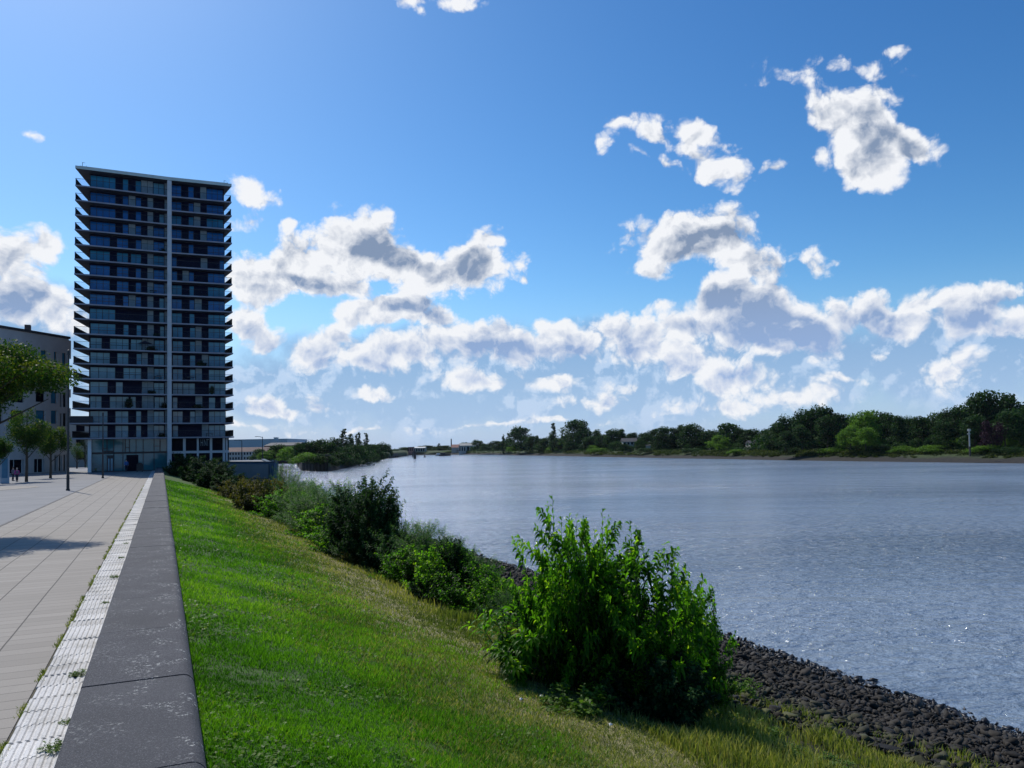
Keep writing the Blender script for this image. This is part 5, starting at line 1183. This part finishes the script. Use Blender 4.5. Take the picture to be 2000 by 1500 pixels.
SHRUBS = [
 ('great', 1172, 1352, 1030, 190, 'tall leafy shrub with the longest windblown upright shoots in front of the river'),
 ('great', 1100, 1345, 1003, 185, 'leftmost tall windblown shoots of the nearest shrub clump'),
 ('great', 1262, 1372, 1052, 250, 'widest leafy shrub in the middle of the nearest clump, bright yellow green on top'),
 ('great', 1352, 1375, 1140, 130, 'right hand lower leafy shrub of the nearest clump above the stones'),
 ('small', 1020, 1322, 1178, 260, 'small arching bush with bright drooping leaves left of the great shrub'),
 ('green0', 1180, 1365, 1250, 130, 'low tangled bush under the front of the great shrub'),
 ('dark1', 1285, 1398, 1270, 160, 'dark low bush in the shade at the foot of the great shrub'),
 ('green0', 1380, 1385, 1290, 80, 'low bush right below the great shrub at the edge of the stones'),
 ('herb', 1450, 1370, 1320, 60, 'small green herb growing among the stones right of the great shrub'),
 ('herb', 1420, 1420, 1385, 60, 'green weeds growing in the stones below the nearest shrubs'),
 ('herb', 1480, 1440, 1408, 70, 'spreading weeds in the middle of the stone slope'),
 ('herb', 1610, 1498, 1470, 70, 'weeds at the bottom edge of the stones near the tall grass'),
 ('green0', 1025, 1222, 1165, 60, 'small bush at the top of the stones behind the arching bush'),
 ('herb', 1545, 1490, 1455, 60, 'bright green herb at the lower end of the stone slope'),
 ('herb', 1130, 1390, 1335, 110, 'tangled weeds with white scraps at the edge of the mown strip'),
 ('dark0', 728, 1112, 936, 74, 'tall dark leafy shrub with the highest tip in the bank thicket'),
 ('dark0', 690, 1098, 950, 80, 'tall dark shrub just left of the highest tip in the thicket'),
 ('green0', 650, 1062, 985, 90, 'mid green bush in front left of the tall dark shrubs'),
 ('willow0', 640, 1052, 938, 90, 'fine leaved willow bush rising left of the tall dark shrubs'),
 ('willow1', 600, 1030, 940, 90, 'broad fine leaved willow bush in the middle of the bank thicket'),
 ('willow0', 560, 985, 906, 40, 'slender feathery willow standing up before the harbour water'),
 ('amber', 508, 1003, 935, 85, 'orange tinged bush beside the pale dry grass tuft'),
 ('green0', 560, 1018, 955, 70, 'green bush between the orange tinged bush and the willows'),
 ('amber', 470, 978, 935, 60, 'low yellowish bush left of the orange tinged one'),
 ('dark1', 425, 958, 905, 60, 'dark bush before the quay wall, third from the promenade wall'),
 ('dark1', 398, 948, 893, 64, 'dark bush before the quay wall, second from the promenade wall'),
 ('dark1', 362, 934, 886, 52, 'dark bush before the quay wall, nearest the promenade wall'),
 ('dark1', 450, 966, 925, 60, 'low dark bush at the foot of the quay wall'),
 ('willow1', 790, 1128, 1012, 100, 'grey green willow bush right of the tall dark shrubs'),
 ('willow0', 835, 1150, 1020, 90, 'grey green willow bush second right of the tall dark shrubs'),
 ('dark1', 770, 1125, 1040, 90, 'dark underbush in front of the grey green willows'),
 ('green0', 880, 1175, 1060, 90, 'leafy bush with one upright tip in the thicket'),
 ('dark0', 888, 1178, 1050, 50, 'narrow dark shrub with an upright tip above the leafy bush'),
 ('green0', 920, 1195, 1100, 90, 'small leaved green bush near the near end of the thicket'),
 ('green0', 965, 1215, 1130, 80, 'last small leaved bush at the near end of the thicket'),
 ('dark1', 860, 1180, 1110, 80, 'dark low growth before the near end of the thicket'),
 ('willow0', 615, 1045, 960, 80, 'feathery light green willow filling the middle of the thicket'),
 ('green0', 670, 1085, 1010, 80, 'leafy light green bush in front of the willows'),
 ('willow0', 575, 1000, 935, 70, 'fine leaved willow by the harbour end of the thicket'),
 ('willow1', 530, 985, 940, 70, 'low fine leaved willow behind the orange tinged bush'),
 ('willow0', 755, 1105, 985, 60, 'slim willow shoots just right of the highest tip'),
 ('green0', 815, 1150, 1065, 90, 'leafy mid green bush under the grey green willows'),
 ('willow1', 880, 1160, 1050, 80, 'fine leaved willow beside the narrow dark shrub'),
 ('willow0', 935, 1185, 1085, 70, 'fine leaved willow toward the near end of the thicket'),
 ('willow1', 990, 1225, 1150, 70, 'last wisps of willow before the gap of bare stones'),
 ('amber', 640, 1058, 1020, 60, 'yellowish low growth in front of the middle willows'),
 ('amber', 705, 1108, 1065, 60, 'yellow green low growth before the tall dark shrubs'),
 ('willow1', 715, 1105, 1040, 80, 'low fine leaved growth before the tall dark shrubs'),
]
for i, a in enumerate(SHRUBS): shrub(*a, rz=i * 1.3 if a[0] not in ('great', 'small') else (.2, 3.3, 2.1, 4.0, .3)[min(i, 4)])

# ------------------------------------------------------------------ the stone slope
def stone_mesh(seed):
    import bmesh
    bm = bmesh.new(); r = random.Random(seed)
    for _ in range(15):
        q = Vector((r.gauss(0, 1), r.gauss(0, 1), r.gauss(0, 1))).normalized(); bm.verts.new((q.x * r.uniform(.8, 1.1), q.y * r.uniform(.8, 1.1), q.z * r.uniform(.8, 1.1)))
    hull = bmesh.ops.convex_hull(bm, input=bm.verts); bmesh.ops.delete(bm, geom=[e for e in hull['geom_interior'] if isinstance(e, bmesh.types.BMVert)], context='VERTS')
    pl = [(Vector((r.gauss(0, 1), r.gauss(0, 1), r.gauss(0, 1))).normalized(), r.uniform(.42, .8)) for _ in range(2)]
    for v in bm.verts:
        for n, dd in pl:
            q = v.co.dot(n)
            if q > dd: v.co -= n * (q - dd)
        v.co = Vector((v.co.x * 1.45, v.co.y, v.co.z * .52)) + Vector((r.gauss(0, .05), r.gauss(0, .05), r.gauss(0, .04)))
    me = bpy.data.meshes.new('stone'); bm.to_mesh(me); bm.free(); me.materials.append(M['stone']); return me
m, G = newmat('dark_basalt_stone'); p = pos(G); a = G.new('ShaderNodeObjectInfo').outputs['Random']; at_ = G.new('ShaderNodeAttribute', attribute_name='rnd').outputs['Fac']
n1 = G.noise(p, 5, 5, .65); f_ = G.m('FRACT', G.m('ADD', a, at_))
c = G.mix(f_, (.006, .0055, .005), (.036, .029, .021)); c = G.mix(G.smooth(n1, .5, .8, 0, .6), c, (.085, .075, .055))
xx = G.new('ShaderNodeSeparateXYZ', ins={0: p}).outputs
moss = G.m('MULTIPLY', G.smooth(G.m('ADD', xx[0], G.m('MULTIPLY', n1, 2.0)), 10.0, 13.5, 1.0, 0.0), G.smooth(G.m('ADD', f_, n1), .7, 1.3))
c = G.mix(G.m('MULTIPLY', moss, .75), c, (.10, .11, .025))
wet = G.smooth(xx[2], -3.72, -3.2, 1.0, 0.0)
c = G.mix(wet, c, (.012, .011, .012)); rg = G.m('MULTIPLY_ADD', wet, -.45, .85)
finish(G, principled(G, c, rg, n1, .5, .03)); M['stone'] = m
SM = [stone_mesh(100 + i) for i in range(10)]; ST = [(np.array([v.co[:] for v in s.vertices]), np.array([p.vertices[:] for p in s.polygons])) for s in SM]
r = np.random.default_rng(33)
def edge_top(y): return 7.6 + 1.9 * np.clip((13 - y) / 6, 0, 1)
pts = []
x, y, d, _ = frac_pts(120000, 9.5, 120, 6, 66, 34)
keep = (x > edge_top(y) + 1.2 * hash_noise(x, y, .6, 40)) & (x < 17.35 + .5 * (hash_noise(x, y, .5, 41))); x, y, d = x[keep], y[keep], d[keep]
print('stones', len(x))
order = np.argsort(d); x, y, d = x[order], y[order], d[order]
sz = np.minimum(.16, np.exp(r.normal(math.log(.043), .46, len(x)))) * (1 + np.clip(d - 25, 0, 100) / 60)
uv_ = [project(a, b, c) for a, b, c in zip(x, y, bank_z(x, y))]
inview = np.array([0 < u < 2000 and v < 1510 and not (1100 < u < 1400 and v < 1400) for u, v, _ in uv_])
BV, BF, BR_ = [], [], []; nb_ = 0; cnt = 0; z = bank_z(x, y)
zone = lambda u, v: ('near the waterline' if False else '')
stones_root = []
for i in range(len(x)):
    k = int(r.integers(0, 10)); rz = r.uniform(0, 6.28); tilt = r.normal(0, .6, 2); s = sz[i]
    E = Matrix.Rotation(rz, 3, 'Z') @ Matrix.Rotation(tilt[0] - .2, 3, 'X') @ Matrix.Rotation(tilt[1], 3, 'Y')
    loc = (x[i], y[i], z[i] + s * .2 + r.uniform(0, .09))
    if inview[i] and cnt < 300:
        o = bpy.data.objects.new('stone', SM[k]); COL.objects.link(o); o.rotation_euler = E.to_euler(); o.scale = (s, s, s); o.location = loc; cnt += 1
        tag(o, 'dark angular stone lying loose among the many in the stone slope', 'stone', 'stones of the river bank slope')
    else:
        V, F = ST[k]; BV.append((V * s) @ np.array(E).T + np.array(loc)); BF.append(F + nb_); nb_ += len(V); BR_.append(np.full(len(V), r.uniform()))
o = link('stone_slope', np_mesh('stone_slope', np.concatenate(BV), np.concatenate(BF), M['stone'], np.concatenate(BR_))); tag(o, 'slope of dark loose stones running down to the river', 'stones', kind='stuff')

# ------------------------------------------------------------------ weeds in the joints beside the wall
def weed(px, py, s, label, z=0.01):
    q = at_z(px, py, z); fm, sm, hh, ww = SH['herb']; o = thing('weed', (q.x, q.y, z - .02), label, 'weed', 'weeds beside the flood wall', rz=px, s=(s * .5, s * .5, s * .32)); link('foliage', fm, o); link('stems', sm, o)
weed(103, 1466, .62, 'largest weed clump at the near end of the wall joint')
weed(128, 1412, .36, 'yellowing small weed just beyond the largest clump')
weed(156, 1318, .5, 'bright green weed tuft beside the second coping joint')
weed(204, 1178, .35, 'small dark weed on the wall joint farther along')
weed(222, 1128, .5, 'weed tuft at a tile corner beside the wall')
weed(236, 1090, .4, 'weed clump by the wall before the farthest tufts')
weed(246, 1062, .4, 'farthest of the sizeable weed tufts beside the wall')
weed(209, 1077, .25, 'small weed on the paving side of the guide tiles')
x = np.concatenate([r.normal(-.69, .02, 9000), r.normal(-1.285, .022, 9000)]); y = 4.3 * (70 / 4.3) ** r.uniform(0, 1, 18000)
k = (hash_noise(x * 0 + np.sign(x + 1) * 3, y, 1.6, 50) > .42); x, y = x[k], y[k]; z = np.where(x > -1, .0, .0)
o = blades('joint_moss_and_grass', x, y, z - .01, .035 * r.uniform(.4, 1.6, len(x)), .006 * (1 + y / 10), np.clip(r.uniform(0, .9, len(x)), 0, 1), M['blade_tall'], r, 1.0)

# ------------------------------------------------------------------ street trees on the left
def street_tree(px, ybase, d, yt, yb, w, label, seed, mat='leaf_street', nl=9000, ls=None):
    q = at_z(px, ybase, 0) if ybase else None
    if q is None: q = at_d(px, 900, d); q.z = 0
    d = (Vector(q) - CP).dot(CF); zt = at_d(px, yt, d).z; zb = at_d(px, yb, d).z; W2 = w * d / F_PX
    cz, rz_ = (zt + zb) / 2, (zt - zb) / 2; r = np.random.default_rng(seed); bl = []
    for i in range(26):
        dd = r.normal(size=3); dd /= np.linalg.norm(dd); rr = r.uniform(.3, .82); bs = r.uniform(.26, .42); bl.append((dd[0] * rr * W2 / 2, dd[1] * rr * W2 / 2, cz + dd[2] * rr * rz_, bs * W2 / 2, bs * W2 / 2, bs * rz_ * 1.15))
    v, f, rn = clump_crown(seed, bl, nl, ls or .016 * W2 + .012)
    o = thing('street_tree', (q.x, q.y, 0), label, 'tree', 'trees beside the promenade'); link('crown', np_mesh('crown', v, f, M[mat], rn), o)
    b = MB(); b.tube([(0, 0, -.1), (.03, 0, zb * .6), (0, .03, zb + rz_ * .5), (.02, 0, zt - rz_ * .4)], [.15, .12, .09, .03], 8)
    for i in range(9):
        a = i * 2.4; z = zb * .8 + (cz - zb) * .12 * i; b.tube([(0, 0, z), (math.cos(a) * W2 * .18, math.sin(a) * W2 * .18, z + rz_ * .4), (math.cos(a) * W2 * .38, math.sin(a) * W2 * .38, z + rz_ * .9)], [.05, .035, .012], 5)
    b.obj('trunk', M['bark'], o); return o
street_tree(51.5, 941, None, 790, 886, 84, 'small street tree with a slim trunk nearer the lamp post group, left of two', 71)
street_tree(98.5, 934, None, 824, 896, 78, 'shorter street tree right of the slim trunked one by the ground floor windows', 72)
street_tree(-6, 946, None, 850, 905, 52, 'street tree mostly out of the picture at the far left', 73)
street_tree(150, 915, None, 865, 905, 30, 'small tree in the side street before the tower corner', 74, nl=2500)
street_tree(166, 913, None, 845, 908, 22, 'dark tree in the side street gap against the tower column', 75, 'leaf_dark', 2500)
street_tree(-75, None, 25, 628, 812, 385, 'big tree with a broad amber tipped crown reaching in over the promenade', 76, nl=110000, ls=.045)

# ------------------------------------------------------------------ lamp posts
def lamp_post(px, ybase, ytop, label, arm=True, r0=.09, zb=0.0, group='lamp posts along the promenade', d=None):
    if d is None: q = at_z(px, ybase, zb)
    else: q = at_d(px, ybase, d)
    d = (Vector(q) - CP).dot(CF); H_ = at_d(px, ytop, d).z - q.z
    o = thing('lamp_post', q, label, 'lamp post', group)
    b = MB(); b.tube([(0, 0, 0), (0, 0, .12)], [r0 * 1.5, r0 * 1.5], 12); b.tube([(0, 0, .12), (0, 0, 1.1)], [r0 * 1.15, r0 * 1.15], 12); b.tube([(0, 0, 1.1), (0, 0, H_)], [r0, r0 * .6], 12); b.obj('post', M['dark_metal'], o)
    if arm:
        MB().tube([(0, 0, H_ - .15), (-.5, 0, H_ + .02), (-1.0, 0, H_ + .05)], [r0 * .5, r0 * .45, r0 * .4], 8).obj('arm', M['dark_metal'], o)
        MB().box(-1.5, -.85, -.14, .14, H_, H_ + .1).obj('lamp_head', M['dark_metal'], o)
    else: MB().tube([(0, 0, H_), (0, 0, H_ + .35), (0, 0, H_ + .4)], [r0 * 1.1, r0 * 1.1, r0 * .4], 10).obj('lamp_head', M['dark_metal'], o)
lamp_post(132.6, 958, 692, 'tall dark lamp post nearest the camera on the grey road edge', False)
lamp_post(200.8, 934, 812, 'dark lamp post standing in front of the tower lobby', False, .085)
lamp_post(472.5, 898.5, 860, 'short lamp post on the quay right beside the tower', True, .10, group='lamp posts on the quay', d=165)
lamp_post(513, 898, 853, 'taller lamp post with a curved arm on the quay end', True, .10, group='lamp posts on the quay', d=160)

# ------------------------------------------------------------------ people
def person(px, ybase, hpx, label, top, bottom, hair='hair', face=0.0, bag=None, stride=.12, lean=0.0):
    q = at_z(px, ybase, 0); d = (Vector(q) - CP).dot(CF); h = hpx * d / F_PX; s = h / 1.75
    o = thing('person', q, label, 'person', None, rz=face, s=s)
    def skin_mesh(name, nodes, edges, mat, parent, lv=2):
        me = bpy.data.meshes.new(name); me.from_pydata([n[:3] for n in nodes], edges, []); ob = link(name, me, parent)
        me.materials.append(mat); sk = ob.modifiers.new('skin', 'SKIN'); sk.use_smooth_shade = True
        for i, n in enumerate(nodes):
            sv = me.skin_vertices[0].data[i]; rr = n[3]; sv.radius = (rr, rr * (n[4] if len(n) > 4 else 1)); sv.use_root = (i == 0)
        ob.modifiers.new('sub', 'SUBSURF').levels = lv; ob.modifiers['sub'].render_levels = lv
        return ob
    L = lean
    nodes = [(0, 0, .93, .13, .75), (0, L * .3, 1.15, .12, .7), (0, L * .7, 1.38, .15, .62), (0, L, 1.48, .06), (0, L * 1.1, 1.56, .055), (0, L * 1.2 - .01, 1.66, .095), (0, L * 1.2, 1.73, .07),
             (-.18, L * .7, 1.41, .055), (-.24, L * .7, 1.16, .042), (-.22, L + -.12, .95, .034), (-.21, L - .16, .88, .03),
             (.18, L * .7, 1.41, .055), (.24, L * .7 + .02, 1.16, .042), (.23, L + -.02, .93, .034), (.23, L - .03, .85, .03),
             (-.09, 0, .88, .095), (-.10, -stride, .48, .06), (-.10, -stride * .9, .09, .04), (-.10, -stride * .9 - .14, .03, .035),
             (.09, 0, .88, .095), (.10, stride, .49, .06), (.10, stride * 1.8, .10, .04), (.10, stride * 1.8 - .13, .03, .035)]
    edges = [(0, 1), (1, 2), (2, 3), (3, 4), (4, 5), (5, 6), (2, 7), (7, 8), (8, 9), (9, 10), (2, 11), (11, 12), (12, 13), (13, 14), (0, 15), (15, 16), (16, 17), (17, 18), (0, 19), (19, 20), (20, 21), (21, 22)]
    skin_mesh('body', nodes, edges, M['skin'], o)
    g_ = .022
    skin_mesh('jacket', [(0, 0, .86, .165, .8)] + [(n[0], n[1], n[2], n[3] + g_, *(n[4:])) for n in (nodes[1], nodes[2])] + [(0, L, 1.45, .09)] + [(n[0], n[1], n[2], n[3] + g_) for n in (nodes[7], nodes[8], nodes[9], nodes[11], nodes[12], nodes[13])],
              [(0, 1), (1, 2), (2, 3), (2, 4), (4, 5), (5, 6), (2, 7), (7, 8), (8, 9)], M[top], o)
    skin_mesh('trousers', [(0, 0, .93, .15, .8)] + [(n[0], n[1], n[2], n[3] + g_) for n in (nodes[15], nodes[16], nodes[17], nodes[19], nodes[20], nodes[21])], [(0, 1), (1, 2), (2, 3), (0, 4), (4, 5), (5, 6)], M[bottom], o)
    for sx in (-1, 1):
        yy = -stride * .9 if sx < 0 else stride * 1.8; MB().ball((sx * .10, yy - .07, .045), (.05, .14, .05)).obj('shoe', M['dark_metal'], o, True)
    MB().ball((0, L * 1.2 + .02, 1.70), (.105, .115, .11)).obj('hair', M[hair], o, True)
    if bag: MB().ball((.0, L * .5 + .18, 1.22), (.15, .10, .22)).obj('backpack', M[bag], o, True)
    return o
person(246.5, 922, 24.5, 'person in a bright blue jacket and dark trousers walking before the tower entrance', 'blue_cloth', 'navy_cloth', face=R(10))
person(33, 941, 26.5, 'person in a magenta jacket standing before the apartment building', 'magenta_cloth', 'navy_cloth', 'grey_hair', face=R(200), bag='grey_cloth')
person(25.5, 939, 26, 'person in dark blue grey clothes walking beside the magenta jacket', 'grey_cloth', 'navy_cloth', face=R(60))

# ------------------------------------------------------------------ things before the tower
q = at_z(273, 921.5, 0); s = 1.0
o = thing('litter_bin', q, 'squat dark litter bin on short feet before the tower entrance', 'litter bin')
MB().prism([(-.42, -.35), (.42, -.35), (.42, .35), (-.42, .35)], .12, 1.0).obj('body', M['dark_metal'], o)
b = MB(); b.prism([(-.47, -.4), (.47, -.4), (.47, .4), (-.47, .4)], 1.003, 1.1); b.prism([(-.3, -.25), (.3, -.25), (.3, .25), (-.3, .25)], 1.1, 1.28); b.obj('lid', M['rail_dark'], o)
for sx in (-.33, .33): MB().box(sx - .06, sx + .06, -.3, .3, 0, .12).obj('foot', M['dark_metal'], o)
def plant(px, yb, yt, w, kind, label):
    q = at_z(px, yb, 0); d = (Vector(q) - CP).dot(CF); fm, sm, hh, ww = SH[kind]; h = (yb - yt) * d / F_PX; wd = w * d / F_PX
    o = thing('shrub', (q.x, q.y, -.02), label, 'shrub', 'planting before the tower', rz=px, s=(wd / ww, wd / ww, h / hh)); link('foliage', fm, o); link('stems', sm, o)
plant(187, 922, 902, 24, 'green0', 'rounded shrub by the white corner column of the tower')
plant(289, 919, 904, 22, 'dark1', 'low dark planted shrub right of the litter bin')
q = at_z(8, 944, 0); o = thing('information_sign', q, 'tall pale sign pillar with a blue panel before the apartment building', 'sign')
MB().box(-.32, .42, -.08, .08, 0, 2.6).obj('frame', M['hall'], o); MB().box(-.2, .3, -.10, -.081, .5, 2.4).obj('panel', M['sign_blue'], o)
# white van behind the quay wall
q = at_z(327, 905, .3); q = Vector((3.2, 125.2, 0.0)); q = at_d(311, 899.5, 119.5)
o = thing('van', (q.x, q.y, q.z - 1.2), 'white van seen above the quay wall at the foot of the tower fin', 'van', rz=R(-4))
MB().prism([(0, 0), (2.5, 0), (2.5, 1.7), (0, 1.7)], .35, 1.55).obj('body', M['car_paint'], o)
b = MB(); b.box(.8, 2.2, -.02, 0, 1.0, 1.42); b.obj('side_window', M['glass_black'], o); MB().box(.12, .62, -.02, 0, 1.0, 1.42).obj('side_window', M['glass_black'], o)
for xw in (.5, 2.0): MB().tube([(xw, .0, .33), (xw, .2, .33)], [.3, .3], 14).obj('wheel', M['rail_dark'], o)
for xw in (.5, 2.0): MB().tube([(xw, 1.5, .33), (xw, 1.7, .33)], [.3, .3], 14).obj('wheel', M['rail_dark'], o)
# parked car in the side street
q = at_z(144, 911, 0); o = thing('parked_car', q, 'parked car with shining pale bodywork in the side street beside the tower', 'car', rz=R(80))
sec = [(-2.1, .35, .75), (-1.9, .35, .95), (-1.2, .35, 1.0), (-.7, .35, 1.42), (.6, .35, 1.45), (1.2, .35, 1.0), (2.0, .35, .85), (2.15, .35, .6)]
b = MB(); vs = []
for xq, zl, zh in sec: w = .85 if zh < 1.2 else .66; vs += [(xq, -.85, zl), (xq, -.87, .8 if zh > .8 else zh), (xq, -w, zh), (xq, w, zh), (xq, .87, .8 if zh > .8 else zh), (xq, .85, zl)]
n_ = len(sec); b.add(vs, [(i * 6 + k, (i + 1) * 6 + k, (i + 1) * 6 + k + 1, i * 6 + k + 1) for i in range(n_ - 1) for k in range(5)] + [tuple(range(6)), tuple(reversed(range((n_ - 1) * 6, n_ * 6)))])
b.obj('body', M['car_paint'], o)
for xq in (-1.35, 1.35):
    for sy in (-1, 1): MB().tube([(xq, sy * .88, .32), (xq, sy * .68, .32)], [.32, .32], 14).obj('wheel', M['rail_dark'], o)
for sy in (-1, 1): MB().box(-2.12, -2.05, sy * .6 - .15, sy * .6 + .15, .62, .74).obj('headlight', M['white_metal'], o)
MB().add([(-.72, -.6, 1.38), (-.72, .6, 1.38), (-1.16, .72, 1.02), (-1.16, -.72, 1.02)], [(0, 1, 2, 3)]).obj('windscreen', M['glass_black'], o)
# scraps of litter in the dry strip
for px, py, lab in ((1058, 1368, 'white scrap of litter beside the tangled weeds'), (1018, 1374, 'tiny white scrap of litter left of the tangled weeds'), (1193, 1424, 'white scrap of litter lying in the tall grass')):
    p = bank_hit(px, py); o = MB().add([(-.05, -.03, 0), (.04, -.04, .03), (.06, .03, 0), (-.03, .05, .04), (0, 0, .06)], [(0, 1, 4), (1, 2, 4), (2, 3, 4), (3, 0, 4), (3, 2, 1, 0)]).obj('litter', M['white_wall']); o.location = (p.x, p.y, p.z + .05); o.scale = (.55, .55, .55); tag(o, lab, 'litter', 'scraps of litter in the grass')

# ------------------------------------------------------------------ things kept on the tower balconies
def on_balcony(px, k, side):
    la, lb2 = (TLp, TCp) if side == 0 else (TCp, TRp)
    p = hit_line(px, 500, la, lb2); n_ = nL.normalized() if side == 0 else nR.normalized(); p = p + n_ * .75
    return Vector((p.x, p.y, zs[k]))
for i, (px, k, side, kd, h, w, lab) in enumerate((
    (296, 11, 0, 'dark1', .8, 1.3, 'dark potted plant beside the parasol on a tower balcony'), (306, 10, 0, 'dark1', .6, .9, 'small dark potted plant one floor above the balcony parasol'),
    (252, 15, 0, 'dark0', 1.5, 1.0, 'tall dark plant on the left half of a low tower balcony'), (321, 15, 0, 'dark1', .9, .9, 'bushy dark plant beside the pale fin on a low tower balcony'),
    (297, 14, 0, 'dark1', .6, 1.2, 'low dark plants on the balcony above the tall plant'), (393, 12, 1, 'dark1', .9, 1.3, 'dark plants on a right half balcony midway down the tower'),
    (386, 15, 1, 'dark1', .7, 1.4, 'dark plants on a low right half balcony of the tower'), (413, 14, 1, 'dark0', 1.4, .6, 'tall slim plant on a right half balcony near the tower edge'),
    (318, 4, 0, 'dark1', .6, .8, 'small dark plant beside the pale fin high on the tower'), (316, 17, 0, 'dark1', .7, .8, 'small dark plant beside the pale fin on the lowest balcony'))):
    q = on_balcony(px, k, side); fm, sm, hh, ww = SH[kd]
    o = thing('potted_plant', q, lab, 'plant', 'plants on the tower balconies', rz=i, s=(w / ww, w / ww, h / hh)); link('foliage', fm, o); link('stems', sm, o)
q = on_balcony(284, 11, 0); o = thing('parasol', q, 'dark open parasol standing on a balcony in the lower left half of the tower', 'parasol')
b = MB(); n_ = 8; b.add([(0, 0, 1.55)] + [(1.05 * math.cos(6.283 * i / n_), .7 * math.sin(6.283 * i / n_), 1.1) for i in range(n_)], [(0, 1 + i, 1 + (i + 1) % n_) for i in range(n_)]); b.obj('canopy', M['navy_cloth'], o)
MB().tube([(0, 0, 0), (0, 0, 1.55)], [.03, .03], 6).obj('pole', M['dark_metal'], o)
for i, (px, k, side, lab) in enumerate(((309, 13, 0, 'dark table set on a lower tower balcony left of the pale fin'), (371, 13, 1, 'dark table on a balcony right of the pale fin'), (408, 17, 1, 'dark bench box on the lowest right hand balcony'), (300, 7, 0, 'dark table on an upper tower balcony left of the pale fin'))):
    q = on_balcony(px, k, side); o = thing('balcony_table', q, lab, 'table', 'furniture on the tower balconies'); MB().box(-.5, .5, -.35, .35, .5, .55).obj('table_top', M['dark_metal'], o)
    for sx in (-.45, .4):
        for sy in (-.3, .25): MB().box(sx, sx + .05, sy, sy + .05, 0, .5).obj('leg', M['dark_metal'], o)

# ------------------------------------------------------------------ the air between here and the far bank
if HAZE > 0:
    m = bpy.data.materials.new('river_air'); m.use_nodes = True; t = m.node_tree; t.nodes.clear()
    pv = t.nodes.new('ShaderNodeVolumePrincipled'); pv.inputs['Color'].default_value = (.80, .88, 1.0, 1); pv.inputs['Density'].default_value = HAZE; pv.inputs['Anisotropy'].default_value = 0.0
    ot = t.nodes.new('ShaderNodeOutputMaterial'); t.links.new(pv.outputs[0], ot.inputs['Volume'])
    o = MB().box(-2600, 2600, -2600, 2600, -10, 52).obj('haze', m); tag(o, 'thin bluish air over the river', 'haze', kind='stuff')
